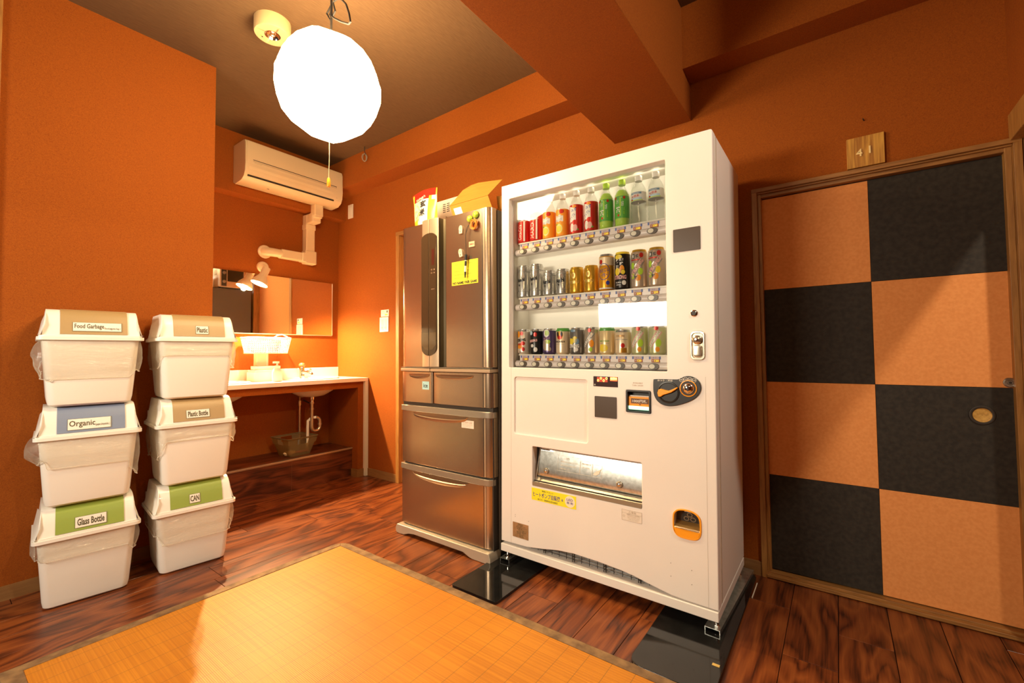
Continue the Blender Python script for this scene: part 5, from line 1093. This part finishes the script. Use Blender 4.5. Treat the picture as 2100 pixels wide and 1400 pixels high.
# things on the counter
sd = thing('soap_dispenser', 'white pump soap bottle between the two basins', 'soap bottle', (-3.33, 1.600, .8185))
m = MB(); m.lathe([(.030, 0), (.034, .003), (.034, .070), (.030, .084), (.021, .094), (.0205, .100)], WHITE, (0, 0, 0), 24, sy=1.0, cap=False); m.lathe([(.001, .0), (.030, 0)], WHITE, n=24, cap=False); m.build('soap_bottle', sd)
m = MB(); m.lathe([(.0215, .098), (.0215, .114), (.010, .116), (.006, .118), (.006, .134)], WHITE, (0, 0, 0), 20); m.build('pump_collar', sd)
m = MB(); m.prism(rrect(-.030, .014, -.009, .009, .006, 3), .132, .146, WHITE, 'xy'); m.tube([(.0, -.02, .139), (-.002, -.036, .137)], .0045, WHITE, 8); m.v = [(v[1]*1.0, v[0]*1.0 if i < 10**9 else 0, v[2]) for i, v in enumerate(m.v)]; m.build('pump_head', sd)
tb = thing('wipes_box', 'low white plastic box with a lid against the backsplash', 'box', (-3.50, 1.575, .8175))
m = MB(); m.prism(rr3(.068, .088, .014, 4), 0, .070, WHITE, 'xy', smooth=True); m.build('box_body', tb, bevel=.004)
m = MB(); m.prism(rr3(.064, .082, .014, 4), .070, .084, WHITE, 'xy', smooth=True); m.prism(rr3(.050, .070, .018, 4), .084, .112, WHITE, 'xy', smooth=True); m.build('box_lid', tb, bevel=.006, seg=3)
cu_ = thing('paper_cup_stack', 'pale upright block carrying the bright basket on the wipes box', 'holder', (-3.545, 1.585, .9300))
B(-.028, .028, -.045, .040, 0, .096, mat('holder_cream', (.76, .60, .40), .6)).build('holder_body', cu_, bevel=.004)
B(.026, .029, .026, .030, .0, .15, WHITE).build('dangling_cord', cu_)
def basket(name, label, loc, rz, L1, L2, W1, W2_, H_, m, holes, group=None):
    t = thing(name, label, 'basket', loc, (0, 0, rz)); b = MB()
    def ringp(k):
        hx = L1/2+(L2/2-L1/2)*k; hy = W1/2+(W2_/2-W1/2)*k; return [(x, y, H_*k) for x, y in rr3(hx, hy, .018, 4)]
    r0, r1 = ringp(0), ringp(1); n = len(r0)
    b.add([p for p in r0]+[(p[0], p[1], .003) for p in r0], [tuple(range(n))], m)
    nb = 9
    for k in range(nb+1):
        q = ringp(k/nb); b.tube(q, .0016 if k not in (0, nb) else .004, m, 5, closed=True)
    def pt(u, k):
        q = ringp(k); i = u*n; a = int(i) % n; f_ = i-int(i); A = Vector(q[a]); B_ = Vector(q[(a+1) % n]); return A.lerp(B_, f_)
    per = 64; ppts = []
    # verticals evenly along the perimeter
    tot = 0; seglen = []
    for i in range(n): l_ = (Vector(r1[i])-Vector(r1[(i+1) % n])).length; seglen.append(l_); tot += l_
    for j in range(per):
        d_ = tot*j/per; i = 0
        while d_ > seglen[i]: d_ -= seglen[i]; i += 1
        u = (i+d_/seglen[i])/n; b.tube([pt(u, 0), pt(u, 1)], .0014, m, 4, cap=False)
    b.build('basket_body', t); return t
bk = basket('wicker_basket', 'bright white lattice basket with a handle under the mirror', (-3.545, 1.620, 1.0275), 0, .150, .185, .265, .305, .118, WHITE, 0)
MB().tube([(.075, .02, .116), (.075, .045, .135), (.070, .085, .142), (.065, .125, .128), (.062, .14, .116)], .0045, WHITE, 8).build('basket_handle', bk)
b2 = thing('storage_basket', 'translucent yellow-green plastic basket on the step under the sink', 'basket', (-3.455, 1.80, .2365), (0, 0, math.radians(4)))
m = MB(); 
def sbw(hx0, hx1, hy0, hy1, z0_, z1_, mm):
    a = rr3(hx0, hy0, .02, 4); c = rr3(hx1, hy1, .02, 4); n = len(a); m.add([(x, y, z0_) for x, y in a]+[(x, y, z1_) for x, y in c], [(i, (i+1) % n, (i+1) % n+n, i+n) for i in range(n)], mm, True)
sbw(.085, .105, .085, .112, .0, .090, FROST); sbw(.1155, .121, .118, .126, .128, .140, FROST); a = rr3(.085, .085, .02, 4); m.add([(x, y, 0) for x, y in a], [tuple(range(len(a)))], FROST)
# slotted band with two hand holes on each long side
for sgx in (-1, 1):
    for y0_, y1_ in ((-.118, -.045), (.045, .118)): m.add([(sgx*.105, y0_*.94, .090), (sgx*.105, y1_*.94, .090), (sgx*.1155, y1_, .128), (sgx*.1155, y0_, .128)], [(0, 1, 2, 3)], FROST)
for sgy in (-1, 1):
    for x0_, x1_ in ((-.112, -.035), (.035, .112)): m.add([(x0_*.92, sgy*.112, .090), (x1_*.92, sgy*.112, .090), (x1_, sgy*.118, .128), (x0_, sgy*.118, .128)], [(0, 1, 2, 3)], FROST)
m.build('basket_wall', b2, fixn=False)
MB().tube([(x, y, .140) for x, y in rr3(.122, .127, .02, 5)], .004, FROST, 6, closed=True).build('basket_rim', b2)
o = MB().lathe([(.001, .034), (.028, .030), (.036, .018), (.030, .004), (.001, .0)], mat('sponge_pale', (.66, .50, .28), .8), (0, 0, 0), 20, sy=1.3).build('scrub_sponge', loc=(-3.425, 1.745, .2405)); tag(o, 'pale round scrub sponge inside the plastic basket', 'sponge')
o = MB().tube([(0, -.05, .0), (0, .05, .0)], .009, mat('bottle_red', (.45, .05, .02), .5), 10).build('rolled_cloth', loc=(-3.43, 1.84, .2515)); tag(o, 'thin red rolled cloth inside the plastic basket', 'cloth')
# raised timber step under the counter
stp = thing('raised_step', 'dark wood-faced step under the counter with a pale metal nosing', 'step', (XA, 1.0, 0))
B(0, .355, .003, 1.208, 0, .2265, STEPW).build('step_body', stp); B(.340, .366, .003, 1.208, .2265, .2355, CHAMP).build('step_nosing', stp, bevel=.002); B(0, .340, .003, 1.208, .2265, .2355, STEPW).build('step_tread', stp); B(.355, .3562, .003, 1.208, .2200, .2265, CHAMP).build('nosing_lip', stp)
B(.355, .3556, .70, .702, 0, .22, mat('joint_pale', (.16, .07, .03), .6)).build('face_joint', stp)

# -------------------------------------------------- switches, sign, nail
sw = thing('wall_outlet', 'cream outlet plate on the long wall left of the fridge', 'outlet', (-2.989, YW, 1.252))
B(-.056, .056, -.008, 0, -.059, .062, CREAM).build('outlet_plate', sw, bevel=.003)
m = MB(); m.box(-.036, -.006, -.0095, -.007, -.044, .044, mat('outlet_insert', (.74, .64, .46), .4)); m.box(.006, .036, -.0095, -.007, -.044, .044, mat('outlet_insert')); m.build('outlet_insert', sw)
m = MB()
for x in (-.021, .021):
    for z in (-.024,): m.box(x-.008, x-.0055, -.0100, -.0092, z-.007, z+.007, GUN); m.box(x+.0055, x+.008, -.0100, -.0092, z-.007, z+.007, GUN)
m.build('socket_slots', sw)
m = B(-.050, .050, -.001, 0, -.026, .030, PAPER); text(m, '節電に', -.02, .016, .034, .008, GP, -.0014); text(m, 'ご協力ください', -.016, .002, .05, .007, GP, -.0014); m.box(.002, .036, -.0014, -.0008, -.016, -.006, YEL); plate([ell(.030, .014, .008, .011, 12)], -.0014, -.0008, OLIVE, 0, m)
tag(m.build('energy_sticker', loc=(-2.985, YW-.0005, 1.345)), 'small white notice sticker directly above the wall outlet', 'sticker')
u_ = thing('blank_switch_plate', 'blank cream wall plate high up in the corner by the air conditioner', 'wall plate', (-3.464, YW, 2.282))
B(-.036, .036, -.008, 0, -.062, .062, CREAM).build('switch_plate', u_, bevel=.003); B(-.014, .014, -.0095, -.007, -.030, .030, CREAM).build('switch_insert', u_, bevel=.001)
sg = thing('door_sign', 'wooden plaque with gold numerals 41 above the checkered door', 'sign', (.1140, YW-.0005, 1.8215))
m = B(-.0605, .0605, -.012, 0, -.0625, .0625, grain('cedar_plaque', (.34, .13, .015), (.62, .32, .05), (26, 26, 2.2), 2.2, 3, .45, .1, dist=1.2)); m.build('sign_board', sg, bevel=.001, seg=1)
GN = mat('gold_numeral', (.95, .72, .34), .25, .25)
for ch, cx, cz in (('4', -.020, -.004), ('1', .014, .001)):
    me, a0, a1, b0, b1 = textmesh(ch, .02); m = MB(); hh = .030; s_ = hh/(b1-b0)
    Fm = Matrix(((s_, 0, 0, cx-(a0+a1)/2*s_), (0, 0, -1, -.0165), (0, s_, 0, cz-(b0+b1)/2*s_), (0, 0, 0, 1)))
    m.mesh(me, Fm, GN); k_ = len(m.v); m.v += [(v[0], v[1]+.004, v[2]) for v in m.v[:]]
    bm = bmesh.new(); bm.from_mesh(me); eds = [(e.verts[0].index, e.verts[1].index) for e in bm.edges if len(e.link_faces) == 1]; bm.free()
    for a, b_ in eds: m.f.append([a, b_, b_+k_, a+k_]); m.mi.append(0); m.uvsm.append(False)
    m.build('numeral', sg, weld=False)
o = MB().tube([(0, 0, 0), (-.002, -.010, 0), (-.004, -.014, .004)], .0022, GUN, 6).build('wall_nail', loc=(.114, YW, 1.952)); tag(o, 'small nail in the wall above the wooden 41 plaque', 'nail')
# ceiling fixture behind the camera (source of the soft room light)
cf = thing('ceiling_lamp', 'round ceiling lamp over the camera side of the room', 'lamp', (.15, -1.3, ZC)); MB().lathe([(.26, 0), (.26, -.03), (.22, -.06), (.001, -.07)], CREAM, n=32, cap=False).build('lamp_cover', cf)
bpy.data.objects['ceiling_light_behind'].location.z = ZC-.09
